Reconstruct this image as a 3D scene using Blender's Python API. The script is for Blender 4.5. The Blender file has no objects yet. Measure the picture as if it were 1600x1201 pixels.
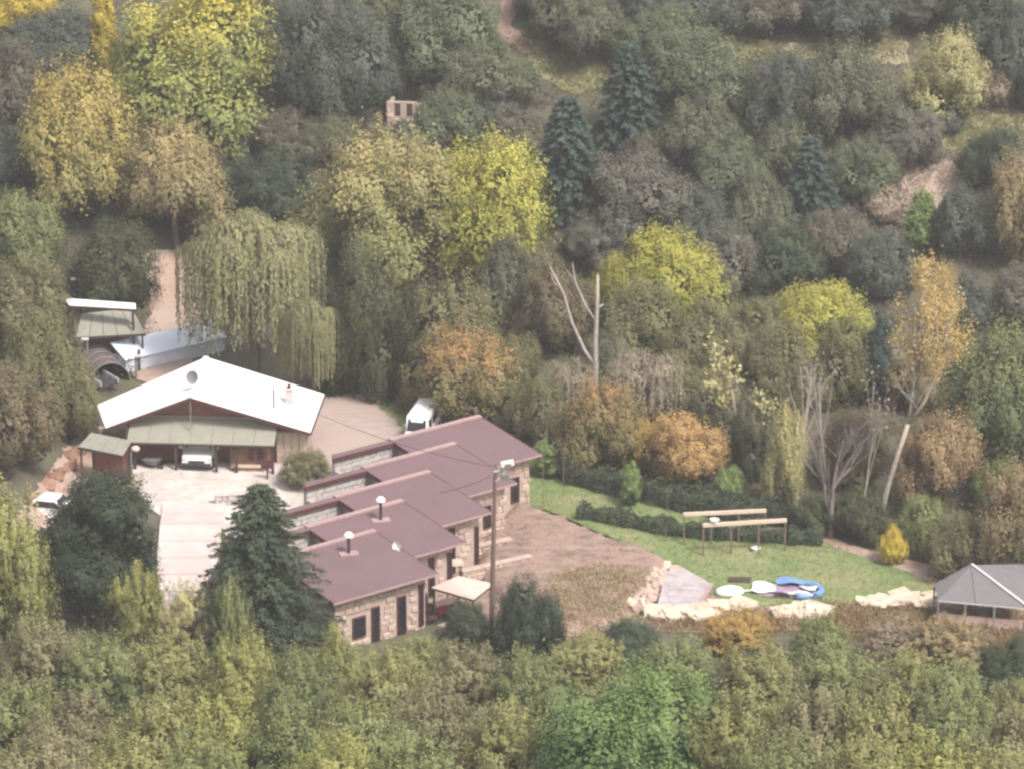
import bpy, math, random
import numpy as np
from mathutils import Vector, Matrix
from mathutils.geometry import delaunay_2d_cdt

sc = bpy.context.scene
col = sc.collection
R = math.radians

# ------------------------------------------------------------------ camera, world, sun, exposure
CAM_H, PITCH, HFOV = 102.0, R(20.0), R(14.0)
cam_d = bpy.data.cameras.new('camera')
cam = bpy.data.objects.new('camera', cam_d)
col.objects.link(cam)
cam.location = (0, 0, CAM_H)
cam.rotation_euler = (math.pi / 2 - PITCH, 0, 0)
cam_d.sensor_width = 36
cam_d.lens = 18 / math.tan(HFOV / 2)
cam_d.clip_start, cam_d.clip_end = 1.0, 3000
sc.camera = cam

SUN_DIR = Vector((0.45, -0.55, 1.0)).normalized()      # towards the sun
world = bpy.data.worlds.new('World')
sc.world = world
world.use_nodes = True
wn = world.node_tree
wn.nodes.clear()
sky = wn.nodes.new('ShaderNodeTexSky')
sky.sky_type = 'NISHITA'
sky.sun_disc = False
sky.sun_elevation = math.asin(SUN_DIR.z)
sky.sun_rotation = math.atan2(SUN_DIR.x, SUN_DIR.y)
sky.air_density, sky.dust_density, sky.ozone_density = 1.0, 3.0, 1.0
hs = wn.nodes.new('ShaderNodeHueSaturation')           # thin cloud: the blue is mostly washed out
hs.inputs['Saturation'].default_value = 0.30
tint = wn.nodes.new('ShaderNodeMix'); tint.data_type = 'RGBA'; tint.blend_type = 'MULTIPLY'
tint.inputs[0].default_value = 1.0
tint.inputs[7].default_value = (1.0, 0.962, 0.945, 1)
bg = wn.nodes.new('ShaderNodeBackground')
bg.inputs['Strength'].default_value = 0.085
wo = wn.nodes.new('ShaderNodeOutputWorld')
wn.links.new(sky.outputs[0], hs.inputs['Color'])
wn.links.new(hs.outputs[0], tint.inputs[6])
wn.links.new(tint.outputs[2], bg.inputs[0])
wn.links.new(bg.outputs[0], wo.inputs[0])

sun_d = bpy.data.lights.new('sun', 'SUN')
sun_d.energy = 1.5
sun_d.angle = R(12)
sun_d.color = (1.0, 0.95, 0.90)
sun = bpy.data.objects.new('sun', sun_d)
col.objects.link(sun)
sun.rotation_euler = SUN_DIR.to_track_quat('Z', 'Y').to_euler()

sc.view_settings.view_transform = 'Standard'
sc.view_settings.look = 'None'
sc.view_settings.exposure = 1.66
sc.view_settings.gamma = 1.0
sc.view_settings.use_curve_mapping = False
sc.render.engine = 'CYCLES'
sc.cycles.use_denoising = True
sc.cycles.max_bounces = 5
sc.cycles.diffuse_bounces = 3
sc.cycles.transmission_bounces = 3
sc.cycles.glossy_bounces = 2
sc.cycles.filter_width = 2.6                            # soft long zoom

# ------------------------------------------------------------------ projection helpers
F_PX = 800 / math.tan(HFOV / 2)
FW = np.array([0, math.cos(PITCH), -math.sin(PITCH)])
UP = np.array([0, math.sin(PITCH), math.cos(PITCH)])
EYE = np.array([0, 0, CAM_H])

def ray(px, py):
    return FW + np.array([1., 0, 0]) * (px - 800) / F_PX - UP * (py - 600.5) / F_PX

def P(px, py, z=0.0):
    r = ray(px, py)
    return Vector(EYE + r * ((z - CAM_H) / r[2]))

def px_per_m(p):
    return F_PX / float((np.array(p) - EYE) @ FW)

# ------------------------------------------------------------------ terrain
def smooth01(t):
    t = np.clip(t, 0, 1)
    return t * t * (3 - 2 * t)

def soft_pos(t, k):
    return k * np.logaddexp(0, t / k)

def wob(x, y, s, seed):
    a = seed * 1.7
    return (np.sin(x / s + a) * np.cos(y / (s * 1.13) + a * 2.1) + .6 * np.sin((x * .6 + y) / (s * .53) + a * .7)
            + .4 * np.cos((x - .8 * y) / (s * .31) + a * 1.3))

def sdf_poly(x, y, poly):
    x = np.asarray(x, float); y = np.asarray(y, float)
    d = np.full(x.shape, 1e9); inside = np.zeros(x.shape, bool)
    n = len(poly)
    for i in range(n):
        x0, y0 = poly[i]; x1, y1 = poly[(i + 1) % n]
        ex, ey = x1 - x0, y1 - y0
        t = np.clip(((x - x0) * ex + (y - y0) * ey) / (ex * ex + ey * ey + 1e-9), 0, 1)
        d = np.minimum(d, np.hypot(x - x0 - t * ex, y - y0 - t * ey))
        c = ((y0 > y) != (y1 > y)) & (x < (x1 - x0) * (y - y0) / (y1 - y0 + 1e-12) + x0)
        inside ^= c
    return np.where(inside, d, -d)

TERRACE = [tuple(P(a, b)[:2]) for a, b in [(800, 800), (850, 803), (950, 845), (1046, 884), (1010, 948), (960, 985), (880, 1000), (800, 985), (770, 940), (742, 900), (752, 850)]]

def h(x, y):
    x = np.asarray(x, float); y = np.asarray(y, float)
    z = 0.40 * soft_pos(y - 292 + 2.2 * np.sin(x / 17.0), 3.0)
    z = z + 0.30 * soft_pos(229 - y, 2.5)
    hill = smooth01((np.abs(y - 262) - 28) / 14)
    z = z + hill * 0.55 * wob(x, y, 6.5, 1.0) + 0.05 * wob(x, y, 3.1, 2.0)
    bank = smooth01((-28.5 - x) / 5) * smooth01((y - 246) / 6) * smooth01((285 - y) / 12)
    z = z + bank * 2.2
    z = z + 0.75 * smooth01((sdf_poly(x, y, TERRACE) + .1) / .8)
    return z

def hz(x, y):
    return float(h(np.array([x]), np.array([y]))[0])

def G(px, py):
    """where the photograph's sight line meets the ground"""
    r = ray(px, py)
    t = np.linspace(150, 460, 1600)
    q = EYE[None] + r[None] * t[:, None]
    d = q[:, 2] - h(q[:, 0], q[:, 1])
    k = np.argmax(d < 0)
    k = max(k, 1)
    f = d[k - 1] / (d[k - 1] - d[k] + 1e-9)
    return Vector(q[k - 1] + (q[k] - q[k - 1]) * f)

# ------------------------------------------------------------------ materials
def new_mat(name):
    m = bpy.data.materials.new(name)
    m.use_nodes = True
    nt = m.node_tree
    nt.nodes.clear()
    out = nt.nodes.new('ShaderNodeOutputMaterial')
    b = nt.nodes.new('ShaderNodeBsdfPrincipled')
    nt.links.new(b.outputs[0], out.inputs[0])
    return m, nt, b, out

def rgba(c):
    return (c[0], c[1], c[2], 1)

def M(name, c1, c2=None, scale=3.0, rough=.85, metal=0, spec=.3, bump=0.0, detail=5, stretch=None, objrand=0.0, c3=None, scale3=.4):
    m, nt, b, out = new_mat(name)
    b.inputs['Roughness'].default_value = rough
    b.inputs['Metallic'].default_value = metal
    b.inputs['Specular IOR Level'].default_value = spec
    if c2 is None:
        c2 = tuple(v * .8 for v in c1)
    tc = nt.nodes.new('ShaderNodeNewGeometry')
    vec = tc.outputs['Position']
    if stretch:
        mp = nt.nodes.new('ShaderNodeMapping')
        mp.inputs['Scale'].default_value = stretch
        nt.links.new(vec, mp.inputs[0]); vec = mp.outputs[0]
    no = nt.nodes.new('ShaderNodeTexNoise')
    no.inputs['Scale'].default_value = scale
    no.inputs['Detail'].default_value = detail
    no.inputs['Roughness'].default_value = .65
    nt.links.new(vec, no.inputs['Vector'])
    cr = nt.nodes.new('ShaderNodeValToRGB')
    cr.color_ramp.elements[0].position = .34
    cr.color_ramp.elements[1].position = .66
    cr.color_ramp.elements[0].color = rgba(c2)
    cr.color_ramp.elements[1].color = rgba(c1)
    nt.links.new(no.outputs[0], cr.inputs[0])
    c = cr.outputs[0]
    if c3:
        n3 = nt.nodes.new('ShaderNodeTexNoise')
        n3.inputs['Scale'].default_value = scale3
        n3.inputs['Detail'].default_value = 4
        nt.links.new(tc.outputs['Position'], n3.inputs['Vector'])
        r3 = nt.nodes.new('ShaderNodeValToRGB')
        r3.color_ramp.elements[0].position = .45
        r3.color_ramp.elements[1].position = .6
        nt.links.new(n3.outputs[0], r3.inputs[0])
        mx = nt.nodes.new('ShaderNodeMix'); mx.data_type = 'RGBA'
        nt.links.new(r3.outputs[0], mx.inputs[0])
        nt.links.new(c, mx.inputs[6]); mx.inputs[7].default_value = rgba(c3)
        c = mx.outputs[2]
    if objrand:
        oi = nt.nodes.new('ShaderNodeObjectInfo')
        mr = nt.nodes.new('ShaderNodeMapRange')
        mr.inputs[3].default_value = 1 - objrand
        mr.inputs[4].default_value = 1 + objrand
        nt.links.new(oi.outputs['Random'], mr.inputs[0])
        vm = nt.nodes.new('ShaderNodeVectorMath'); vm.operation = 'SCALE'
        nt.links.new(c, vm.inputs[0]); nt.links.new(mr.outputs[0], vm.inputs['Scale'])
        c = vm.outputs[0]
    nt.links.new(c, b.inputs['Base Color'])
    if bump:
        bp = nt.nodes.new('ShaderNodeBump')
        bp.inputs['Strength'].default_value = bump
        bp.inputs['Distance'].default_value = .15
        nt.links.new(no.outputs[0], bp.inputs['Height'])
        nt.links.new(bp.outputs[0], b.inputs['Normal'])
    return m

def foliage_mat(name, needle=False):
    m, nt, b, out = new_mat(name)
    L = nt.links.new
    oi = nt.nodes.new('ShaderNodeObjectInfo')
    t2 = nt.nodes.new('ShaderNodeAttribute'); t2.attribute_type = 'OBJECT'; t2.attribute_name = 'tint2'
    au = nt.nodes.new('ShaderNodeAttribute'); au.attribute_type = 'OBJECT'; au.attribute_name = 'autumn'
    bi = nt.nodes.new('ShaderNodeAttribute'); bi.attribute_type = 'OBJECT'; bi.attribute_name = 'tint_bias'
    cl = nt.nodes.new('ShaderNodeAttribute'); cl.attribute_name = 'clump'
    hg = nt.nodes.new('ShaderNodeAttribute'); hg.attribute_name = 'hgt'
    ge = nt.nodes.new('ShaderNodeNewGeometry')
    def math_(op, a, bb, clamp=False):
        n = nt.nodes.new('ShaderNodeMath'); n.operation = op; n.use_clamp = clamp
        for i, v in enumerate((a, bb)):
            if isinstance(v, (int, float)): n.inputs[i].default_value = v
            else: L(v, n.inputs[i])
        return n.outputs[0]
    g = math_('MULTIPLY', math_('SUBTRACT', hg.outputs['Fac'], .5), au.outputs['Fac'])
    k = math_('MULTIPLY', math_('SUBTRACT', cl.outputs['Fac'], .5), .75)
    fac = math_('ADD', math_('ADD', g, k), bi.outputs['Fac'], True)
    mx = nt.nodes.new('ShaderNodeMix'); mx.data_type = 'RGBA'
    L(fac, mx.inputs[0]); L(oi.outputs['Color'], mx.inputs[6]); L(t2.outputs['Color'], mx.inputs[7])
    val = math_('ADD', math_('MULTIPLY', ge.outputs['Random Per Island'], .18), .91)
    vm = nt.nodes.new('ShaderNodeVectorMath'); vm.operation = 'SCALE'
    L(mx.outputs[2], vm.inputs[0]); L(val, vm.inputs['Scale'])
    L(vm.outputs[0], b.inputs['Base Color'])
    b.inputs['Roughness'].default_value = .6
    b.inputs['Specular IOR Level'].default_value = .22
    tr = nt.nodes.new('ShaderNodeBsdfTranslucent')
    L(vm.outputs[0], tr.inputs[0])
    ms = nt.nodes.new('ShaderNodeMixShader'); ms.inputs[0].default_value = .10 if needle else .22
    L(b.outputs[0], ms.inputs[1]); L(tr.outputs[0], ms.inputs[2])
    L(ms.outputs[0], out.inputs[0])
    return m

LEAF = foliage_mat('foliage')
NEEDLE = foliage_mat('needles', True)
BARK = M('bark', (.17, .13, .10), (.09, .07, .055), 5, bump=.4)
PALEBARK = M('pale_bark', (.44, .38, .325), (.28, .24, .205), 4)
GROUND = M('ground_soil', (.12, .10, .07), (.08, .075, .05), .9, bump=.5, c3=(.10, .10, .055), scale3=.16)
LAWN = M('lawn_grass', (.19, .24, .095), (.145, .195, .07), 1.6, c3=(.235, .24, .115), scale3=.22, stretch=(1, 1.6, 1))
SOIL = M('bare_soil', (.32, .23, .18), (.15, .105, .085), .9, bump=.9, c3=(.27, .185, .145), scale3=.5, stretch=(.7, 1.8, 1))
DIRT = M('dirt', (.38, .27, .21), (.31, .21, .165), 1.0, c3=(.38, .29, .24), scale3=.25)
GRAVEL = M('gravel', (.40, .31, .275), (.31, .24, .21), 2.2, c3=(.36, .28, .235), scale3=.3, stretch=(.5, 1.6, 1))
CONC = M('pale_concrete', (.52, .465, .44), (.43, .38, .36), 1.1, objrand=.10, c3=(.50, .39, .36), scale3=.5)
PAVE = M('forecourt_paving', (.50, .445, .405), (.38, .335, .30), 1.6, c3=(.55, .49, .45), scale3=.4)
DRYGRASS = M('dry_grass', (.25, .25, .13), (.20, .20, .095), 1.0, c3=(.30, .26, .17), scale3=.3)
STONE = M('wall_stone', (.50, .378, .315), (.40, .30, .25), 1.7, objrand=.17, bump=.3)
MORTAR = M('pale_mortar', (.46, .36, .30), (.38, .29, .245), 2.5, bump=.2)
GREYSTONE = M('grey_stone', (.50, .455, .43), (.36, .325, .31), 2.2, bump=.4)
GREYWALL = M('grey_render', (.42, .38, .355), (.33, .30, .28), 2.0)
ROOF = M('plum_shingles', (.170, .108, .114), (.138, .088, .093), 6.0, rough=.85, c3=(.145, .094, .098), scale3=.35)
CAP = M('pale_ridge_cap', (.38, .26, .25), (.31, .21, .205), 3)
MAROON = M('maroon_trim', (.10, .035, .035), (.07, .026, .026), 3, rough=.6)
WHITEROOF = M('white_roof_sheet', (.82, .80, .78), (.78, .76, .74), .6, rough=.5)
REDWOOD = M('red_brown_boards', (.26, .12, .10), (.19, .085, .07), 3, stretch=(6, 1, .5))
GREENSHEET = M('green_sheet', (.265, .255, .21), (.225, .22, .18), 1.2, rough=.6)
BROWNSTONE = M('brown_stone', (.30, .175, .12), (.19, .11, .08), 2.2, objrand=.2, bump=.3)
DARKGLASS = M('dark_glass', (.012, .012, .016), (.02, .016, .02), 2, rough=.15, spec=.5)
DARKWOOD = M('dark_wood', (.07, .045, .035), (.045, .03, .025), 3)
TIMBER = M('pale_timber', (.60, .48, .375), (.52, .40, .31), 4)
POSTWOOD = M('weathered_post', (.20, .135, .10), (.145, .10, .075), 4)
POLEWOOD = M('utility_pole_wood', (.19, .125, .10), (.14, .09, .075), 3, stretch=(3, 3, .5))
WHITE = M('white_paint', (.80, .79, .77), (.76, .74, .72), 1, rough=.4)
PALEMETAL = M('pale_metal', (.58, .56, .55), (.5, .48, .47), 2, rough=.45)
GREYMETAL = M('grey_metal', (.24, .23, .235), (.19, .18, .185), 2, rough=.5, metal=.2)
DARKMETAL = M('dark_metal', (.055, .05, .055), (.04, .036, .04), 2, rough=.5)
BLUESHEET = M('pale_blue_sheet', (.60, .65, .73), (.55, .60, .68), .6, rough=.5)
BROWNTARP = M('brown_tarp', (.145, .105, .095), (.105, .08, .075), 1.4, rough=.7)
BLUEPLASTIC = M('blue_plastic', (.16, .28, .48), (.13, .23, .41), 2, rough=.35)
PURPLEPLASTIC = M('mauve_plastic', (.36, .27, .33), (.26, .18, .25), 1.4, rough=.5)
PALESTONE = M('cream_stone', (.62, .505, .395), (.48, .38, .29), 2, objrand=.1, bump=.2)
GREYSLAB = M('grey_slab', (.44, .39, .395), (.30, .265, .27), 1.3, bump=.2)
NETROOF = M('grey_shade_cloth', (.165, .155, .16), (.145, .135, .14), 1.2, rough=.9)
RED = M('red_paint', (.40, .055, .045), (.32, .045, .04), 2)
BRICKPINK = M('pink_brick', (.62, .48, .45), (.54, .41, .38), 4)
CREAM = M('cream_canvas', (.62, .47, .40), (.57, .42, .355), .8)
RUBBER = M('black_rubber', (.02, .02, .02), (.015, .015, .015), 3)
WIRE = M('wire_black', (.06, .055, .055), None, 3)
LAMPGLASS = M('headlamp_glass', (.55, .55, .55), None, 3, rough=.1)

# ------------------------------------------------------------------ object helpers
def link(o, parent=None):
    col.objects.link(o)
    if parent is not None:
        o.parent = parent
    return o

def tag(o, label=None, cat=None, group=None, kind=None):
    if label: o['label'] = label
    if cat: o['category'] = cat
    if group: o['group'] = group
    if kind: o['kind'] = kind
    return o

def empty(name, loc=(0, 0, 0), rz=0, label=None, cat=None, group=None):
    o = bpy.data.objects.new(name, None)
    o.empty_display_size = .5
    o.location = loc
    o.rotation_euler = (0, 0, rz)
    link(o)
    return tag(o, label, cat, group)

class MB:
    def __init__(s):
        s.v, s.f = [], []
    def add(s, vs, fs):
        n = len(s.v)
        s.v += [tuple(q) for q in vs]
        s.f += [tuple(i + n for i in f) for f in fs]
        return s
    def hexa(s, p):     # bottom 4 (ccw from above) then top 4
        return s.add(p, [(3, 2, 1, 0), (4, 5, 6, 7), (0, 1, 5, 4), (1, 2, 6, 5), (2, 3, 7, 6), (3, 0, 4, 7)])
    def box(s, c, d, rz=0, ry=0, rx=0):
        mt = Matrix.Translation(c) @ Matrix.Rotation(rz, 4, 'Z') @ Matrix.Rotation(ry, 4, 'Y') @ Matrix.Rotation(rx, 4, 'X')
        x, y, z = (k / 2 for k in d)
        p = [(-x, -y, -z), (x, -y, -z), (x, y, -z), (-x, y, -z), (-x, -y, z), (x, -y, z), (x, y, z), (-x, y, z)]
        return s.hexa([mt @ Vector(q) for q in p])
    def span(s, x0, x1, y0, y1, z0, z1):
        return s.box(((x0 + x1) / 2, (y0 + y1) / 2, (z0 + z1) / 2), (x1 - x0, y1 - y0, z1 - z0))
    def beam(s, a, b, w, hh):      # a box from a to b
        a, b = Vector(a), Vector(b)
        d = (b - a).normalized()
        u = Vector((0, 0, 1)) if abs(d.z) < .95 else Vector((1, 0, 0))
        r = d.cross(u).normalized() * w / 2
        t = r.cross(d).normalized() * hh / 2
        p = [a - r - t, b - r - t, b + r - t, a + r - t, a - r + t, b - r + t, b + r + t, a + r + t]
        return s.hexa(p)
    def slab(s, quad, th):         # quad: top corners ccw from above, thickness straight down
        q = [Vector(k) for k in quad]
        return s.hexa([k - Vector((0, 0, th)) for k in q] + q)
    def prism(s, poly, z0, z1):
        n = len(poly)
        v = [(x, y, z0) for x, y in poly] + [(x, y, z1) for x, y in poly]
        f = [tuple(range(n - 1, -1, -1)), tuple(range(n, 2 * n))]
        f += [(i, (i + 1) % n, n + (i + 1) % n, n + i) for i in range(n)]
        return s.add(v, f)
    def tube(s, pts, rad, n=6, cap=True):
        pts = [Vector(q) for q in pts]
        if not hasattr(rad, '__len__'): rad = [rad] * len(pts)
        vs = []
        for i, q in enumerate(pts):
            d = (pts[min(i + 1, len(pts) - 1)] - pts[max(i - 1, 0)])
            d = d.normalized() if d.length > 1e-6 else Vector((0, 0, 1))
            u = Vector((1, 0, 0)) if abs(d.x) < .8 else Vector((0, 1, 0))
            a = d.cross(u).normalized(); b = d.cross(a)
            for k in range(n):
                t = 2 * math.pi * k / n
                vs.append(q + (a * math.cos(t) + b * math.sin(t)) * rad[i])
        fs = [(i * n + k, i * n + (k + 1) % n, (i + 1) * n + (k + 1) % n, (i + 1) * n + k) for i in range(len(pts) - 1) for k in range(n)]
        if cap:
            fs += [tuple(range(n - 1, -1, -1)), tuple(range((len(pts) - 1) * n, len(pts) * n))]
        return s.add(vs, fs)
    def lathe(s, prof, n=16, c=(0, 0, 0)):
        vs = [(c[0] + r * math.cos(2 * math.pi * k / n), c[1] + r * math.sin(2 * math.pi * k / n), c[2] + z) for r, z in prof for k in range(n)]
        fs = [(i * n + k, i * n + (k + 1) % n, (i + 1) * n + (k + 1) % n, (i + 1) * n + k) for i in range(len(prof) - 1) for k in range(n)]
        return s.add(vs, fs)
    def xform(s, mt):
        s.v = [tuple(mt @ Vector(q)) for q in s.v]
        return s
    def mesh(s, name, m, smooth=False):
        me = bpy.data.meshes.new(name)
        me.from_pydata(s.v, [], s.f)
        me.materials.append(m)
        if smooth:
            for p in me.polygons: p.use_smooth = True
        me.update()
        return me
    def build(s, name, m, parent=None, smooth=False):
        return link(bpy.data.objects.new(name, s.mesh(name, m, smooth)), parent)

def copy_thing(o, parent=None):
    c = o.copy()
    link(c)
    if parent is not None: c.parent = parent
    for ch in list(o.children):
        copy_thing(ch, c)
    return c

def quads_mesh(name, V, mat, attrs, nrm=None):
    """V: (n,4,3) leaf quads in one mesh; attrs: per-quad float attributes"""
    n = len(V)
    me = bpy.data.meshes.new(name)
    me.vertices.add(n * 4)
    me.vertices.foreach_set('co', V.reshape(-1).astype(np.float32))
    me.loops.add(n * 4)
    me.loops.foreach_set('vertex_index', np.arange(n * 4, dtype=np.int32))
    me.polygons.add(n)
    me.polygons.foreach_set('loop_start', np.arange(0, n * 4, 4, dtype=np.int32))
    me.update(calc_edges=True)
    for k, a in attrs.items():
        at = me.attributes.new(k, 'FLOAT', 'FACE')
        at.data.foreach_set('value', a.astype(np.float32))
    me.materials.append(mat)
    if nrm is not None:
        me.polygons.foreach_set('use_smooth', np.ones(n, bool))
        me.normals_split_custom_set(np.repeat(unit(nrm), 4, 0).astype(np.float32))
    return me

def unit(v):
    return v / (np.linalg.norm(v, axis=-1, keepdims=True) + 1e-9)

def leaf_quads(C, N, size, asp, rng, T=None):
    n = len(C)
    N = unit(N)
    if T is None:
        T = rng.normal(size=(n, 3))
    T = unit(T - N * np.sum(T * N, 1, keepdims=True))
    B = np.cross(N, T)
    l = (size * rng.uniform(.65, 1.35, n))[:, None]
    w = l * asp
    fold = N * l * .12
    return np.stack([C - T * l * .5, C - B * w * .5 - fold + T * l * .08, C + T * l * .5, C + B * w * .5 - fold + T * l * .08], 1)

# ------------------------------------------------------------------ tree prototypes (metres)
PROTO = {}

def lobed(seed, rx, ht, base, nl, nc, nleaf, leaf, elong=.25, asp=.6, flat=1.0, lobe_r=.42, cr=.42, skirt=-.35, up=.35, low=-.25, axz=1.0, core=260):
    rng = np.random.default_rng(seed)
    ch = ht - base
    lob = []
    for i in range(nl):
        el = math.asin(rng.uniform(low, .95)) if i else 1.3
        az = 2.4 * i + rng.uniform(-.5, .5)
        k = rng.uniform(.66, 1.1)
        r = lobe_r * rng.uniform(.62, 1.25)
        rr = (1 - r) * k
        c = np.array([math.cos(el) * math.cos(az) * rr, math.cos(el) * math.sin(az) * rr, 0.5 + (.5 - r * .5) * math.sin(el) * k * (1 if el > 0 else 1.3)])
        lob.append((c, r))
    C, N, K, SN = [], [], [], []
    S = np.array([rx, rx, ch])
    for i, (c, r) in enumerate(lob):
        d = unit(rng.normal(size=(nc * 2, 3)))
        d = d[d[:, 2] > skirt][:nc]
        for dd in d:
            p = c + dd * r * np.array([1, 1, .55 * flat]) * rng.uniform(.8, 1.06)
            if any(np.linalg.norm((p - c2) / np.array([1, 1, .55 * flat])) < r2 * .72 for j, (c2, r2) in enumerate(lob) if j != i):
                continue
            pm = p * S
            pm[2] = max(pm[2], .05)
            n = nleaf
            nd = unit(dd * np.array([1, 1, ch / rx * .8 + .3]))
            off = rng.normal(size=(n, 3)) * cr * .42
            ax = unit(nd * np.array([1, 1, axz]) + np.array([0, 0, .22]) + rng.normal(size=3) * .25)
            off += ax[None] * (rng.uniform(-.3, 1, (n, 1)) * elong)
            C.append(pm[None] + off)
            N.append(nd[None] * .75 + np.array([0, 0, up]) + rng.normal(size=(n, 3)) * .36)
            K.append(np.full(n, rng.uniform()))
            SN.append(nd[None] * .8 + unit(off) * .35 + np.array([0, 0, .25]) + rng.normal(size=(n, 3)) * .16)
    nfine = sum(len(q) for q in C)
    for c, r in lob:
        n = core
        dd = unit(rng.normal(size=(n, 3)))
        pm = (c + dd * r * np.array([1, 1, .55 * flat]) * rng.uniform(.70, .94, (n, 1))) * S
        pm[:, 2] = np.maximum(pm[:, 2], .05)
        nd = unit(dd * np.array([1, 1, ch / rx * .8 + .3]))
        C.append(pm); N.append(nd + rng.normal(size=(n, 3)) * .3); K.append(rng.uniform(.2, .6, n))
        SN.append(nd + np.array([0, 0, .2]))
    C = np.concatenate(C); N = np.concatenate(N); K = np.concatenate(K)
    C[:, :2] *= rx / np.percentile(np.hypot(C[:, 0], C[:, 1]), 98)
    z0, z1 = np.percentile(C[:, 2], [1, 99.5])
    C[:, 2] = (C[:, 2] - z0) / (z1 - z0) * ch
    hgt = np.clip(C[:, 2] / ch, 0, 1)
    C = C + np.array([0, 0, base])
    V = leaf_quads(C, N, np.where(np.arange(len(C)) < nfine, leaf, max(.30, leaf * 2.1)), np.where(np.arange(len(C)) < nfine, asp, .8)[:, None], rng)
    tb = MB()
    tr = .045 * rx + .012 * ht
    top = base + ch * .55
    tb.tube([(0, 0, -.4), (.04 * rx, 0, base * .5), (.02 * rx, .03 * rx, base + ch * .2), (0, 0, top)], [tr * 1.3, tr, tr * .75, tr * .3], 7)
    for c, r in lob[: min(nl, 8)]:
        e = c * S + np.array([0, 0, base])
        s0 = np.array([0, 0, base * .7 + ch * .12 * random.random()])
        mid = s0 * .45 + e * .55 + np.array([0, 0, -.06 * ch])
        tb.tube([s0, mid, e], [tr * .5, tr * .32, tr * .1], 5)
    return quads_mesh('leaf_crown', V, LEAF, {'clump': K, 'hgt': hgt}, np.concatenate(SN)), tb.mesh('tree_trunk', BARK, True), rx, ht

def conifer(seed, rx, ht, nw, nb, droop, leaf=.34, ragged=.25, taper=1.0):
    rng = np.random.default_rng(seed)
    C, N, T, K, Hh = [], [], [], [], []
    tb = MB()
    tb.tube([(0, 0, -.4), (0, 0, ht * .5), (0, 0, ht * .97)], [.045 * ht * .6, .02 * ht, .01], 7)
    for i in range(nw):
        f = (i + .5) / nw
        z = ht * (.06 + .92 * f ** .92)
        ln = rx * ((1 - f) ** taper * .96 + .05)
        for j in range(nb):
            az = j * 2 * math.pi / nb + i * 1.1 + rng.uniform(-.25, .25)
            l = ln * rng.uniform(1 - ragged, 1.05)
            o = np.array([math.cos(az), math.sin(az), 0])
            n = max(int(10 + l * 30), 8)
            t = rng.uniform(.12, 1, n) ** .7
            zz = z + .25 * l * t - droop * l * t * t + rng.normal(size=n) * .035
            side = rng.normal(size=n) * .16 * l * (1.15 - t) + rng.normal(size=n) * .05
            p = o[None] * (t * l)[:, None] + np.stack([-o[1] * side, o[0] * side, zz], 1)
            p[:, 2] -= np.abs(side) * .25
            C.append(p)
            N.append(np.array([0, 0, 1.]) + o * .35 + rng.normal(size=(n, 3)) * .33)
            T.append(o[None] + np.stack([-o[1] * np.sign(side) * .6, o[0] * np.sign(side) * .6, np.full(n, .1 - droop * .5)], 1) + rng.normal(size=(n, 3)) * .25)
            K.append(np.full(n, rng.uniform())); Hh.append(np.full(n, f))
            if j % 2 == 0:
                tb.tube([(0, 0, z), tuple(o * l * .8 + np.array([0, 0, z + .2 * l - droop * .64 * l]))], [.03 + .01 * l, .01], 4)
    V = leaf_quads(np.concatenate(C), np.concatenate(N), leaf, .34, rng, np.concatenate(T))
    return quads_mesh('needle_crown', V, NEEDLE, {'clump': np.concatenate(K), 'hgt': np.concatenate(Hh)}), tb.mesh('tree_trunk', BARK, True), rx, ht

def branchy(seed, ht, spread, levels=4, r0=.16, lean=(0, 0), nkids=(2, 3), leafn=0, leaf=.25, leaf_from=.35, forks=None, up=.35, bark=None, kids_lo=.35, side=(-1.1, 1.1), cl=.32):
    rng = np.random.default_rng(seed)
    tb = MB(); tips = []
    def grow(p, d, l, r, lv):
        n = 4
        pts, rad = [p], [r]
        for i in range(n):
            d = unit(d + rng.normal(size=3) * .10 + np.array([0, 0, up * .15]))
            p = p + d * l / n
            pts.append(p); rad.append(r * (1 - .16 * (i + 1)))
        tb.tube(pts, rad, 6 if lv == 0 else 4, cap=False)
        if lv >= levels:
            tips.extend(pts[1:]); return
        for k in range(rng.integers(nkids[0], nkids[1] + 1) + (2 if lv == 0 else 0)):
            t = rng.uniform(kids_lo if lv == 0 else .3, 1)
            q = pts[0] + (pts[-1] - pts[0]) * t
            i = min(int(t * n), n)
            q = pts[i]
            az = rng.uniform(0, 2 * math.pi)
            o = np.array([math.cos(az), math.sin(az), 0])
            dd = unit(d + o * rng.uniform(.4, 1.0) * spread)
            grow(q, dd, l * rng.uniform(.42, .68), rad[i] * .6, lv + 1)
        if lv > 0: tips.append(pts[-1])
    grow(np.array([0, 0, -.3]), unit(np.array([lean[0], lean[1], 1.])), ht * .72, r0, 0)
    crown = None
    if leafn:
        tp = np.array([t for t in tips if t[2] > ht * leaf_from])
        C = (tp[:, None] + rng.normal(size=(len(tp), leafn, 3)) * cl).reshape(-1, 3)
        V = leaf_quads(C, rng.normal(size=C.shape) * .8 + np.array([0, 0, .5]), leaf, .7, rng)
        crown = quads_mesh('leaf_crown', V, LEAF, {'clump': np.repeat(rng.uniform(size=len(tp)), leafn), 'hgt': np.clip(C[:, 2] / ht, 0, 1)})
    return crown, tb.mesh('tree_trunk', bark or PALEBARK, True), None, ht

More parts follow.
